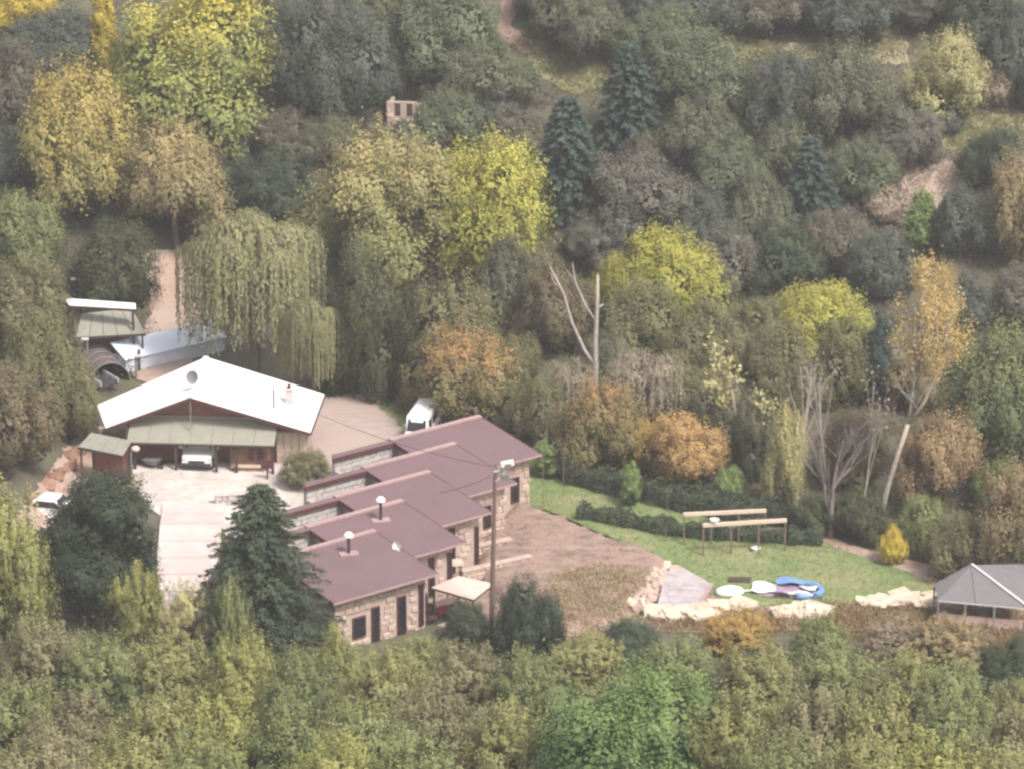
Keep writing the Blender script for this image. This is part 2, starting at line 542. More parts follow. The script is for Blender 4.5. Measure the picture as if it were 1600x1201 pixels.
def willow(seed, rx, ht, ns, leaf=.26):
    rng = np.random.default_rng(seed)
    C, T, K, Hh, N = [], [], [], [], []
    tb = MB()
    tb.tube([(0, 0, -.4), (.15, 0, 1.3), (0, .1, ht * .42), (.2, .1, ht * .62)], [.42, .34, .26, .14], 8)
    heads = []
    for i in range(15):
        az = i * 2.4 + rng.uniform(-.4, .4); rr = rx * math.sqrt(rng.uniform(.02, .62))
        z = ht * (.95 - .28 * (rr / rx) ** 2 + rng.uniform(-.07, .03))
        q = np.array([rr * math.cos(az), rr * math.sin(az), z]); heads.append(q)
        tb.tube([(0, .1, ht * rng.uniform(.3, .5)), tuple(q * .55 + np.array([0, 0, ht * .26])), tuple(q)], [.17, .11, .03], 5)
    for i in range(ns):
        hd = heads[rng.integers(len(heads))]
        o = rng.normal(size=2); o /= np.linalg.norm(o)
        k = rng.uniform(.1, 1)
        reach = rng.uniform(.4, 1.9)
        ln = rng.uniform(.35, 1.0) * (hd[2] - .5) * .85
        n = int(ln / .15) + 6
        t = np.linspace(0, 1, n)
        out = reach * (1 - (1 - np.minimum(t * 2.6, 1)) ** 2)
        xy = hd[None, :2] + o[None] * out[:, None]
        rad = np.hypot(xy[:, 0], xy[:, 1]); f = np.minimum(1, rx / np.maximum(rad, .01)); xy = xy * f[:, None]
        zz = hd[2] + .35 * np.sin(np.minimum(t * 5, math.pi)) - ln * np.clip(t - .08, 0, 1) ** 1.05
        p = np.concatenate([xy, zz[:, None]], 1) + rng.normal(size=(n, 3)) * .055
        C.append(p); T.append(np.array([0, 0, -1.]) + rng.normal(size=(n, 3)) * .28)
        N.append(np.concatenate([np.tile(o, (n, 1)) + xy * .3, np.full((n, 1), .5)], 1) + rng.normal(size=(n, 3)) * .55)
        K.append(np.full(n, rng.uniform())); Hh.append(zz / ht)
    V = leaf_quads(np.concatenate(C), np.concatenate(N), leaf, .36, rng, np.concatenate(T))
    return quads_mesh('hanging_crown', V, LEAF, {'clump': np.concatenate(K), 'hgt': np.concatenate(Hh)}), tb.mesh('tree_trunk', BARK, True), rx, ht

random.seed(5)
PROTO['oak'] = [lobed(11 + i, 3.0, 4.8, .15, 14, 42, 70, .12, elong=.42, lobe_r=.39, cr=.34, axz=.7, low=-.15, skirt=-.5) for i in range(7)]
PROTO['broad'] = [lobed(31 + i, 3.5, 6.6, .9, 18, 36, 62, .15, elong=.75, lobe_r=.36, cr=.38, low=-.15, axz=.45) for i in range(4)]
PROTO['layer'] = [lobed(51 + i, 3.6, 6.2, 1.35, 20, 36, 54, .15, elong=.6, flat=.55, lobe_r=.36, cr=.34, low=-.1, axz=.2) for i in range(3)]
PROTO['wild'] = [lobed(71 + i, 2.6, 4.6, .2, 16, 24, 66, .135, elong=1.0, lobe_r=.36, cr=.24, core=150, axz=.8, asp=.55, low=-.5) for i in range(6)]
PROTO['shrub'] = [lobed(91 + i, 1.5, 1.8, .0, 8, 24, 36, .13, elong=.25, lobe_r=.45, cr=.26, low=-.6) for i in range(4)]
PROTO['column'] = [lobed(111 + i, 1.0, 5.0, .4, 16, 20, 34, .15, elong=.35, lobe_r=.5, cr=.3, low=-.8) for i in range(2)]
PROTO['conifer'] = [conifer(131, 2.1, 6.0, 17, 10, .42, taper=.62), conifer(132, 2.1, 6.0, 15, 9, .62, ragged=.4, taper=.6)]
PROTO['cedar'] = [conifer(141, 4.2, 10.0, 34, 14, .26, leaf=.24, ragged=.52, taper=.6)]
PROTO['pine'] = [lobed(151, 3.7, 8.5, .7, 22, 44, 58, .19, elong=.35, lobe_r=.40, cr=.44, asp=.42, low=-.7, skirt=-.7)]
PROTO['willow'] = [willow(161, 4.7, 10.0, 1000)]

# ------------------------------------------------------------------ ground and surface sheets
def structure(o):
    o['kind'] = 'structure'
    return o

gx = np.unique(np.concatenate([np.linspace(-230, -48, 40), np.arange(-48, 48.1, .8), np.linspace(48, 230, 40)]))
gy = np.unique(np.concatenate([np.linspace(-60, 190, 50), np.arange(190, 345, .8), np.linspace(345, 520, 40)]))
GX, GY = np.meshgrid(gx, gy)
GZ = h(GX, GY)
gv = np.stack([GX, GY, GZ], -1).reshape(-1, 3)
nx, ny = len(gx), len(gy)
gf = [(j * nx + i, j * nx + i + 1, (j + 1) * nx + i + 1, (j + 1) * nx + i) for j in range(ny - 1) for i in range(nx - 1)]
gm = bpy.data.meshes.new('ground')
gm.from_pydata(gv.tolist(), [], gf)
gm.materials.append(GROUND)
for p_ in gm.polygons: p_.use_smooth = True
structure(link(bpy.data.objects.new('ground', gm)))

def sheet(name, poly_px, mat, dz, cell=.7, jit=.22, seed=0, world=False):
    rng = np.random.default_rng(seed + 17)
    pts = [np.array(q[:2]) for q in poly_px] if world else [np.array(G(a, b)[:2]) for a, b in poly_px]
    out = []
    for i in range(len(pts)):
        a, b = pts[i], pts[(i + 1) % len(pts)]
        n = max(1, int(np.linalg.norm(b - a) / .5))
        nrm = np.array([-(b - a)[1], (b - a)[0]]) / (np.linalg.norm(b - a) + 1e-9)
        for k in range(n):
            out.append(a + (b - a) * k / n + (nrm * rng.normal() * jit * .5 if k else 0))
    out = np.array(out)
    x0, y0 = out.min(0); x1, y1 = out.max(0)
    xs, ys = np.meshgrid(np.arange(x0, x1, cell), np.arange(y0, y1, cell))
    ii = sdf_poly(xs, ys, [tuple(q) for q in out]) > cell * .35
    inner = np.stack([xs[ii], ys[ii]], 1)
    allp = [Vector(q) for q in out] + [Vector(q) for q in inner]
    n = len(out)
    vs, es, fs, *_ = delaunay_2d_cdt(allp, [], [list(range(n))], 1, 1e-5)
    co = np.array([[v.x, v.y] for v in vs])
    z = h(co[:, 0], co[:, 1]) + dz
    if name == 'bare_soil':      # turned clods and ruts
        z = z + .09 * np.abs(wob(co[:, 0], co[:, 1], .62, 3.0)) + .05 * rng.normal(size=len(z)).clip(-1, 2)
    me = bpy.data.meshes.new(name)
    me.from_pydata(np.column_stack([co, z]).tolist(), [], [tuple(f) for f in fs])
    me.materials.append(mat)
    for p in me.polygons: p.use_smooth = True
    o = structure(link(bpy.data.objects.new(name, me)))
    return o, [tuple(q) for q in out]

_, LAWN_POLY = sheet('lawn', [(765, 735), (800, 738), (880, 752), (980, 775), (1060, 800), (1130, 815), (1290, 838), (1340, 862), (1400, 885), (1462, 912), (1460, 935), (1380, 942), (1290, 948), (1150, 948), (1090, 920), (1050, 890), (960, 843), (860, 800), (780, 795)], LAWN, .05, seed=1)
sheet('bare_soil', [(700, 800), (780, 792), (850, 800), (955, 845), (1048, 884), (1012, 948), (960, 985), (880, 1000), (780, 1000), (735, 990), (700, 930), (690, 860)], SOIL, .10, cell=.34, seed=2)
sheet('dirt_road', [(205, 400), (262, 392), (330, 400), (345, 450), (325, 500), (300, 555), (330, 610), (230, 600), (170, 570), (225, 520), (238, 450)], DIRT, .09, seed=3)
sheet('gravel_yard', [(360, 600), (440, 610), (500, 622), (560, 612), (590, 620), (640, 660), (700, 690), (640, 740), (520, 735), (470, 770), (430, 735), (330, 690), (280, 640)], GRAVEL, .06, seed=4)
_, PATCH_POLY = sheet('lawn', [(588, 632), (622, 626), (690, 650), (740, 672), (700, 690), (640, 676)], LAWN, .085, seed=5)
sheet('forecourt', [(205, 728), (300, 722), (440, 720), (500, 742), (490, 790), (445, 840), (400, 862), (355, 840), (340, 806), (250, 806), (232, 795), (215, 770)], PAVE, .075, seed=6)
sheet('dirt_bank', [(125, 655), (165, 668), (150, 700), (150, 740), (215, 740), (215, 790), (130, 800), (60, 830), (20, 830), (35, 790), (75, 740), (110, 690)], DIRT, .08, seed=7)
sheet('dirt_path', [(1270, 838), (1300, 840), (1360, 862), (1440, 880), (1500, 900), (1490, 925), (1440, 905), (1380, 880), (1310, 858)], DIRT, .07, seed=8)
sheet('sandy_edge', [(1010, 948), (1060, 930), (1160, 930), (1290, 945), (1390, 938), (1470, 935), (1600, 945), (1640, 980), (1560, 1010), (1400, 990), (1280, 985), (1100, 990), (1000, 985)], SOIL, .045, seed=9)
sheet('hill_path', [(785, -5), (806, -5), (808, 20), (798, 42), (822, 62), (845, 90), (830, 98), (795, 70), (775, 52), (780, 30)], SOIL, .10, seed=10)
sheet('hill_meadow', [(815, 60), (870, 72), (960, 92), (965, 125), (905, 150), (850, 125), (825, 95)], DRYGRASS, .08, seed=11)
sheet('hill_meadow', [(1080, 48), (1180, 62), (1290, 70), (1420, 66), (1420, 100), (1300, 100), (1150, 92)], DRYGRASS, .08, seed=12)
sheet('hill_meadow', [(1455, 175), (1540, 182), (1625, 175), (1625, 215), (1530, 250), (1470, 230)], DRYGRASS, .08, seed=13)
sheet('red_earth', [(1370, 262), (1480, 250), (1520, 280), (1460, 330), (1420, 390), (1375, 380), (1385, 320)], DIRT, .08, seed=14)

# stepped driveway: broad concrete treads, each a slab
drive = structure(empty('driveway', P(300, 800)))
rows = [(790, 254, 354), (806, 253, 350), (822, 250, 346), (848, 248, 345), (874, 246, 342), (900, 246, 330), (926, 250, 312), (952, 255, 302), (980, 258, 300)]
base_z = []
for i in range(len(rows) - 1):
    y0, a0, b0 = rows[i]; y1, a1, b1 = rows[i + 1]
    q = [P(a1, y1), P(b1, y1), P(b0, y0), P(a0, y0)]
    top = .24 - .018 * i
    q = [Vector((k.x, k.y, top)) for k in q]
    q[2].y -= .05; q[3].y -= .05
    o = MB().slab(q, .7).build('slab', CONC, drive)
    o.matrix_parent_inverse = Matrix.Translation(-drive.location)

# ------------------------------------------------------------------ stones: a few shapes shared by every laid stone
def stone_shapes(mat, n, seed, name='stone'):
    rng = random.Random(seed); out = []
    for i in range(n):
        b = MB()
        x, y, z = .5, .5, .5
        j = lambda s=.09: rng.uniform(-s, s)
        back = [(-x, y, -z), (x, y, -z), (x, y, z), (-x, y, z)]
        mid = [(-x + j(), -y * .55, -z + j()), (x + j(), -y * .55, -z + j()), (x + j(), -y * .55, z + j()), (-x + j(), -y * .55, z + j())]
        front = [(-x * .7 + j(), -y + j(), -z * .65 + j()), (x * .7 + j(), -y + j(), -z * .65 + j()), (x * .7 + j(), -y + j(), z * .65 + j()), (-x * .7 + j(), -y + j(), z * .65 + j())]
        fs = []
        for a in (0, 4):
            fs += [(a + k, a + (k + 1) % 4, a + 4 + (k + 1) % 4, a + 4 + k) for k in range(4)]
        fs += [(8, 9, 10, 11), (3, 2, 1, 0)]
        b.add(back + mid + front, fs)
        out.append(b.mesh(name, mat))
    return out
STONES = stone_shapes(STONE, 6, 3)
GSTONES = stone_shapes(GREYSTONE, 4, 4)
BSTONES = stone_shapes(BROWNSTONE, 4, 5)
PSTONES = stone_shapes(PALESTONE, 5, 6)

def lay_stones(parent, x0, x1, z0, z1, y, shapes, sw, sh, seed, holes=(), joined=None):
    """courses of stones standing proud of a wall face at local y (facing -y)"""
    rng = random.Random(seed)
    z = z0; mb = MB() if joined else None; n = 0
    while z < z1 - .08:
        hh = min(sh * rng.uniform(.8, 1.2), z1 - z)
        x = x0 - rng.uniform(0, sw * .3)
        while x < x1 - .06:
            w = sw * rng.uniform(.6, 1.4)
            a, b = max(x, x0), min(x + w, x1)
            x += w
            cx, cz = (a + b) / 2, z + hh / 2
            if b - a < .1 or any(hx0 - .02 < b and a < hx1 + .02 and hz0 - .02 < z + hh and z < hz1 + .02 for hx0, hx1, hz0, hz1 in holes):
                continue
            d = rng.uniform(.10, .16)
            me = rng.choice(shapes)
            if joined:
                mt = Matrix.Translation((cx, y + .05 - d / 2, cz)) @ Matrix.Diagonal((b - a - .035, d, hh - .035, 1))
                mb.add([mt @ v.co for v in me.vertices], [tuple(p.vertices) for p in me.polygons])
            else:
                o = bpy.data.objects.new('stone', me)
                link(o, parent)
                o.location = (cx, y + .05 - d / 2, cz)
                o.scale = (b - a - .035, d, hh - .035)
                n += 1
        z += hh
    if joined:
        o = mb.build('stone_facing', joined, parent)
        o['kind'] = 'stuff'
    return n

# ------------------------------------------------------------------ stepped stone house (five roof steps)
AZ = R(37)
W0 = P(585, 829, 4.3)
house = empty('stone_house', (W0.x, W0.y, 0), AZ, 'long stone house of five stepped plum shingle roofs beside the driveway', 'house')
STEP = (4.18, 2.86, .12)
LR, LC, DD = 7.45, 4.6, 6.75
def zr(y): return 4.3 + .094 * y       # roof top below its ridge at local y (<=0)
n_st = 0
for k in range(5):
    ox, oy, oz = (s * k for s in STEP)
    w = Matrix.Translation((ox, oy, oz))
    def B(mb): return mb.xform(w)
    L = LR if k else LR + .35
    # roof
    q = [(-L, -DD, zr(-DD)), (0, -DD, zr(-DD)), (0, 0, 4.3), (-L, 0, 4.3)]
    roof = B(MB().slab(q, .10)).build('roof', ROOF, house)
    B(MB().span(-L if k else -L + 1.2, .0, -.22, .16, 4.30, 4.41)).build('ridge_cap', CAP, roof)
    fa = MB()
    fa.beam((-L - .03, -.55 if k else -.1, zr(-.55 if k else -.1) - .06), (-L - .03, -DD, zr(-DD) - .06), .06, .26)
    fa.beam((.03, -.1, 4.22), (.03, -DD, zr(-DD) - .08), .05, .16)
    B(fa).build('rake_board', MAROON, roof)
    B(MB().span(-L, 0, -DD - .045, -DD - .003, zr(-DD) - .13, zr(-DD) - .004)).build('eave_fascia', CAP, roof)
    # walls of the room below
    yf = -DD + .62
    zt = zr(yf) - .13
    gnd = -1.2 - oz
    xa, xb = -L + .45, -.55
    wall = B(MB().span(xa, xb, yf, yf + .3, gnd, zt)).build('front_wall', MORTAR, house)
    B(MB().hexa([(xa, yf + .3, gnd), (xa + .3, yf + .3, gnd), (xa + .3, -.3, gnd), (xa, -.3, gnd),
                 (xa, yf + .3, zr(yf + .3) - .13), (xa + .3, yf + .3, zr(yf + .3) - .13), (xa + .3, -.3, zr(-.3) - .13), (xa, -.3, zr(-.3) - .13)])).build('side_wall', GREYWALL if k else MORTAR, house)
    B(MB().hexa([(xb - .3, yf + .3, gnd), (xb, yf + .3, gnd), (xb, -.3, gnd), (xb - .3, -.3, gnd),
                 (xb - .3, yf + .3, zr(yf + .3) - .13), (xb, yf + .3, zr(yf + .3) - .13), (xb, -.3, zr(-.3) - .13), (xb - .3, -.3, zr(-.3) - .13)])).build('side_wall', MORTAR, house)
    back = B(MB().span(-L - LC, -.55, -.3, -.02, gnd, 4.12)).build('back_wall', GREYWALL, house)
    # entry court on the left: grey stone facing under a maroon coping
    if k:
        f = MB()
        me_holder = back
        tmp = empty('tmp') if False else None
        rngs = 200 + k
        mbs = MB(); rg = random.Random(rngs)
        z = 1.2
        while z < 4.08:
            hh = min(rg.uniform(.28, .45), 4.1 - z); x = -L - LC
            while x < -L - .05:
                sw = rg.uniform(.4, .85); a, b = x, min(x + sw, -L - .02); x += sw
                if b - a > .1:
                    mt = w @ Matrix.Translation(((a + b) / 2, -.31, z + hh / 2)) @ Matrix.Diagonal((b - a - .03, .12, hh - .03, 1))
                    me = rg.choice(GSTONES)
                    mbs.add([mt @ v.co for v in me.vertices], [tuple(p.vertices) for p in me.polygons])
            z += hh
        so = mbs.build('stone_facing', GREYSTONE, back); so['kind'] = 'stuff'
    cp = MB()
    sw_ = .5
    cp.slab([(-L - LC - .2, -sw_, zr(-sw_) - .004), (-L - .002, -sw_, zr(-sw_) - .004), (-L - .002, .1, 4.294), (-L - LC + .2, .1, 4.294)], .09)
    st_ = B(cp).build('roof', ROOF, house)
    B(MB().beam((-L - LC - .25, -sw_ - .03, zr(-sw_) - .09), (-L - .05, -sw_ - .03, zr(-sw_) - .09), .06, .26)).build('eave_board', MAROON, st_)
    B(MB().beam((-L - LC - .25, -sw_ - .0, zr(-sw_) - .06), (-L - LC + .15, .12, 4.24), .06, .22)).build('rake_board', MAROON, st_)
    B(MB().span(-L - LC, -L - .02, -3.4, -.32, .6, .7)).build('court_floor', GREYSTONE, house)
    B(MB().span(-L - LC - .02, -L - LC + .28, -3.2, -.32, gnd, 3.3 if k else 2.6)).build('court_wall', GREYWALL, house)
    # openings
    holes = []
    if k == 0:
        holes = [(-5.95, -5.15, .75, 1.95), (-4.55, -4.1, .1, 2.3), (-2.62, -2.12, .1, 2.5), (-.98, -.8, .3, 2.9)]
    elif k == 1: holes = [(-2.35, -2.05, .5, 2.9), (-.9, -.72, 0.1, 2.9)]
    elif k == 2: holes = [(-2.95, -2.55, .0, 2.95), (-.85, -.7, .2, 2.6)]
    elif k == 3: holes = [(-2.2, -1.75, .9, 2.3)]
    else: holes = [(-2.0, -1.5, .6, 2.2)]
    for i, (a, b, z0, z1) in enumerate(holes):
        door = z1 - z0 > 1.9
        fr = B(MB().span(a - .07, b + .07, yf - .14, yf - .003, z0 - .07, z1 + .07)).build('door' if door else 'window', MAROON, house)
        B(MB().span(a, b, yf - .16, yf - .142, z0, z1)).build('pane', DARKGLASS, fr)
    wm = [(a - .1, b + .1, z0 - .1, z1 + .1) for a, b, z0, z1 in holes]
    x_from = xa if k == 0 else -4.3
    for o_ in (wall,):
        e0 = len(col.objects)
        n_st += lay_stones(wall, x_from, xb, -.2 if k == 0 else .2, zt, yf, STONES, .50 if k == 0 else .62, .36 if k == 0 else .44, 60 + k, wm)
        for ch in wall.children:
            if ch.name.startswith('stone'):
                ch.location = w @ ch.location
# stone gable below the lowest rake
wl = [o for o in house.children if o.name.startswith('side_wall')][0]
# flue pipes with flashing and white cap
def flue(px, py, hgt):
    b0 = P(px, py, 4.25)
    l = Matrix.Rotation(-AZ, 4, 'Z') @ (b0 - Vector((W0.x, W0.y, 0)))
    zb = max(4.3 + STEP[2] * k + .094 * (l.y - STEP[1] * k) for k in range(5) if -LR - .3 < l.x - STEP[0] * k < 0 and -DD < l.y - STEP[1] * k < 0)
    p = MB().tube([(l.x, l.y, zb - .15), (l.x, l.y, zb + hgt)], .10, 10).build('flue_pipe', DARKMETAL, house)
    MB().lathe([(.0, hgt + .34), (.17, hgt + .28), (.30, hgt + .12), (.31, hgt + .02), (.22, hgt), (0, hgt)], 14, (l.x, l.y, zb)).build('flue_cap', WHITE, p)
    MB().box((l.x, l.y, zb + .02), (1.15, .62, .10), rz=-.35).build('flashing', CAP, p)
flue(545, 862, 1.15)
flue(595, 813, 1.30)
b0 = P(622, 856, 4.1)
l = Matrix.Rotation(-AZ, 4, 'Z') @ (b0 - Vector((W0.x, W0.y, 0)))
dm = Matrix.Translation((l.x, l.y, 4.22)) @ Matrix.Rotation(R(-78), 4, 'Z') @ Matrix.Rotation(R(74), 4, 'X')
dish = MB().lathe([(0, 0), (.18, .015), (.27, .06), (.33, .12), (.34, .14), (.27, .085), (.18, .04), (0, .025)], 18).xform(dm).build('satellite_dish', WHITE, house)
MB().tube([(l.x, l.y, 3.9), (l.x, l.y, 4.25)], .035, 6).build('dish_mount', GREYMETAL, dish)

# ------------------------------------------------------------------ white roofed house with green lean-to
WHZ = R(-4)
wh = empty('white_roof_house', P(300, 735), WHZ, 'low house with a wide white gable roof above a green sheet awning', 'house')
def whl(px, py, z):
    return Matrix.Rotation(-WHZ, 4, 'Z') @ (P(px, py, z) - wh.location)
lf, rf = whl(165, 668, 2.7), whl(485, 675, 2.7)
lb, rb = whl(140, 632, 2.7), whl(498, 615, 2.7)
af, ab = whl(297, 620, 5.1), whl(322, 558, 5.1)
lb.x = lf.x - 1.3
rb.x = rf.x + .1
rl = MB().slab([lf, af, ab, lb], .14).build('roof', WHITEROOF, wh)
rr = MB().slab([af, rf, rb, ab], .14).build('roof', WHITEROOF, wh)
MB().beam(af + Vector((0, -.02, .03)), ab + Vector((0, .02, .03)), .34, .06).build('ridge_cap', WHITEROOF, rr)
for side, (a, b) in enumerate(((lf, af), (af, rf))):
    bb = MB().beam(a + Vector((0, -.05, -.13)), b + Vector((0, -.05, -.13)), .06, .2)
    bb.build('barge_board', MAROON, rl if side == 0 else rr)
MB().beam(rf + Vector((.05, 0, -.1)), rb + Vector((.05, 0, -.1)), .05, .18).build('eave_board', MAROON, rr)
# corrugation ribs of the roof sheets
for (a, b, c, d, par) in ((lf, af, ab, lb, rl), (rf, af, ab, rb, rr)):
    n = 11
    for i in range(1, n):
        t = i / n
        s0 = a + (d - a) * t; s1 = b + (c - b) * t
        MB().beam(s0 + Vector((0, 0, .012)), s1 + Vector((0, 0, .012)), .05, .03).build('sheet_seam', WHITEROOF, par)
yw = af.y + 1.35
xl, xr = lf.x + 1.35, rf.x - .55
yb = min(lb.y, rb.y) - .5
def roof_z(x):
    return (5.1 - (5.1 - 2.7) * (abs(x - af.x) / (rf.x - af.x if x > af.x else af.x - lf.x))) - .17
# gable: boards one by one
gab = MB().span(xl, xr, yw, yw + .15, -.3, 2.35).build('gable_wall', REDWOOD, wh)
bx = xl
while bx < xr - .05:
    b1 = min(bx + .46, xr)
    zt0, zt1 = roof_z(bx), roof_z(b1)
    MB().hexa([(bx + .012, yw - .03, 2.352), (b1 - .012, yw - .03, 2.352), (b1 - .012, yw + .1, 2.352), (bx + .012, yw + .1, 2.352),
               (bx + .012, yw - .03, zt0), (b1 - .012, yw - .03, zt1), (b1 - .012, yw + .1, zt1), (bx + .012, yw + .1, zt0)]).build('board', REDWOOD, gab)
    bx = b1
side_r = MB().span(xr, xr + .25, yw, yb, -.3, 2.5).build('side_wall', MORTAR, wh)
MB().span(xl - .25, xl, yw, yb, -.3, 2.4).build('side_wall', MORTAR, wh)
MB().span(xl, xr, yb - .25, yb, -.3, 2.4).build('rear_wall', MORTAR, wh)
# pale stone corner to the right, with boards above
cw = MB().span(xr - 1.9, xr + .24, yw - .30, yw - .035, -.3, 2.35).build('corner_wall', MORTAR, wh)
for i in range(4):
    MB().span(xr - 1.85 + i * .52, xr - 1.42 + i * .52, yw - .36, yw - .302, 1.0, 2.3).build('board', TIMBER, cw)
lay_stones(cw, xr - 1.88, xr + .22, -.1, .98, yw - .30, STONES, .5, .34, 91)
# brown stone wall under the awning, right half, with a bench-like ledge
ay0, ay1 = -.35, yw - .06
x0 = whl(372, 700, 0).x; x1 = whl(432, 700, 0).x
bw = MB().span(x0, x1, .55, .85, -.2, 1.75).build('front_wall', BROWNSTONE, wh)
lay_stones(bw, x0, x1, .0, 1.75, .55, BSTONES, .5, .3, 92)
MB().span(x0 + .1, x1 - .3, .05, .40, .30, .42).build('ledge', TIMBER, wh)
MB().span(x0 + .1, x1 - .3, .12, .36, 0, .298).build('ledge_base', BROWNSTONE, wh)
for s_ in (0, 1):
    MB().span(x1 - 1.35 + s_ * .55, x1 - .98 + s_ * .55, .41, .47, .75, 1.62).build('shutter', MAROON, wh)
# green awning in sheets
axl, axr = whl(207, 660, 2.5).x, whl(430, 690, 2.2).x
aw = empty('awning'); aw.parent = wh
ns = 7
for i in range(ns):
    a = axl + (axr - axl) * i / ns + .01; b = axl + (axr - axl) * (i + 1) / ns - .01
    MB().slab([(a, ay0, 2.12), (b, ay0, 2.12), (b, ay1, 3.12), (a, ay1, 3.12)], .05).build('sheet', GREENSHEET, aw)
MB().span(axl, axr, ay0 - .05, ay0 + .02, 1.96, 2.06).build('front_beam', DARKWOOD, aw)
MB().span(axl, axr, ay1 - .08, ay1 - .02, 3.13, 3.30).build('ledger', GREENSHEET, aw)
for pxx in (211, 276, 339, 371, 428):
    xx = whl(pxx, 735, 0).x
    MB().span(xx - .09, xx + .09, ay0 + .08, ay0 + .26, -.2, 1.955).build('post', DARKWOOD, aw)
# ridge antenna pole with dish, chimney, flue
ap = af + (ab - af) * .22
mast = MB().tube([ap + Vector((0, 0, -.2)), ap + Vector((0, 0, .95))], .04, 6).build('dish_mast', PALEMETAL, wh)
dmx = Matrix.Translation(ap + Vector((0, -.12, .80))) @ Matrix.Rotation(R(-20), 4, 'Z') @ Matrix.Rotation(R(72), 4, 'X')
MB().lathe([(0, 0), (.2, .02), (.36, .07), (.45, .13), (.46, .15), (.36, .09), (.2, .04), (0, .02)], 18).xform(dmx).build('satellite_dish', GREYMETAL, mast)
MB().beam((af.x, af.y + .04, 5.0), (af.x, af.y + .04, 2.9), .07, .07).build('gable_post', GREYMETAL, wh)
ch = whl(452, 628, 3.4)
cz = roof_z(ch.x) + .1
chm = MB().span(ch.x - .22, ch.x + .22, ch.y - .22, ch.y + .22, cz - .4, cz + 1.15).build('chimney', BRICKPINK, wh)
MB().span(ch.x - .30, ch.x + .30, ch.y - .30, ch.y + .30, cz + 1.152, cz + 1.24).build('chimney_cap', BRICKPINK, chm)
MB().tube([(ch.x, ch.y, cz + 1.242), (ch.x, ch.y, cz + 1.5)], .12, 8).build('chimney_pot', DARKMETAL, chm)
MB().span(ch.x - .42, ch.x + .42, ch.y - .36, ch.y - .225, cz - .25, cz - .02).build('chimney_flashing', CAP, chm)
fl = whl(428, 640, 3.4)
fz = roof_z(fl.x)
MB().tube([(fl.x, fl.y, fz - .2), (fl.x, fl.y, fz + 1.55)], .06, 8).build('flue_pipe', DARKMETAL, wh)

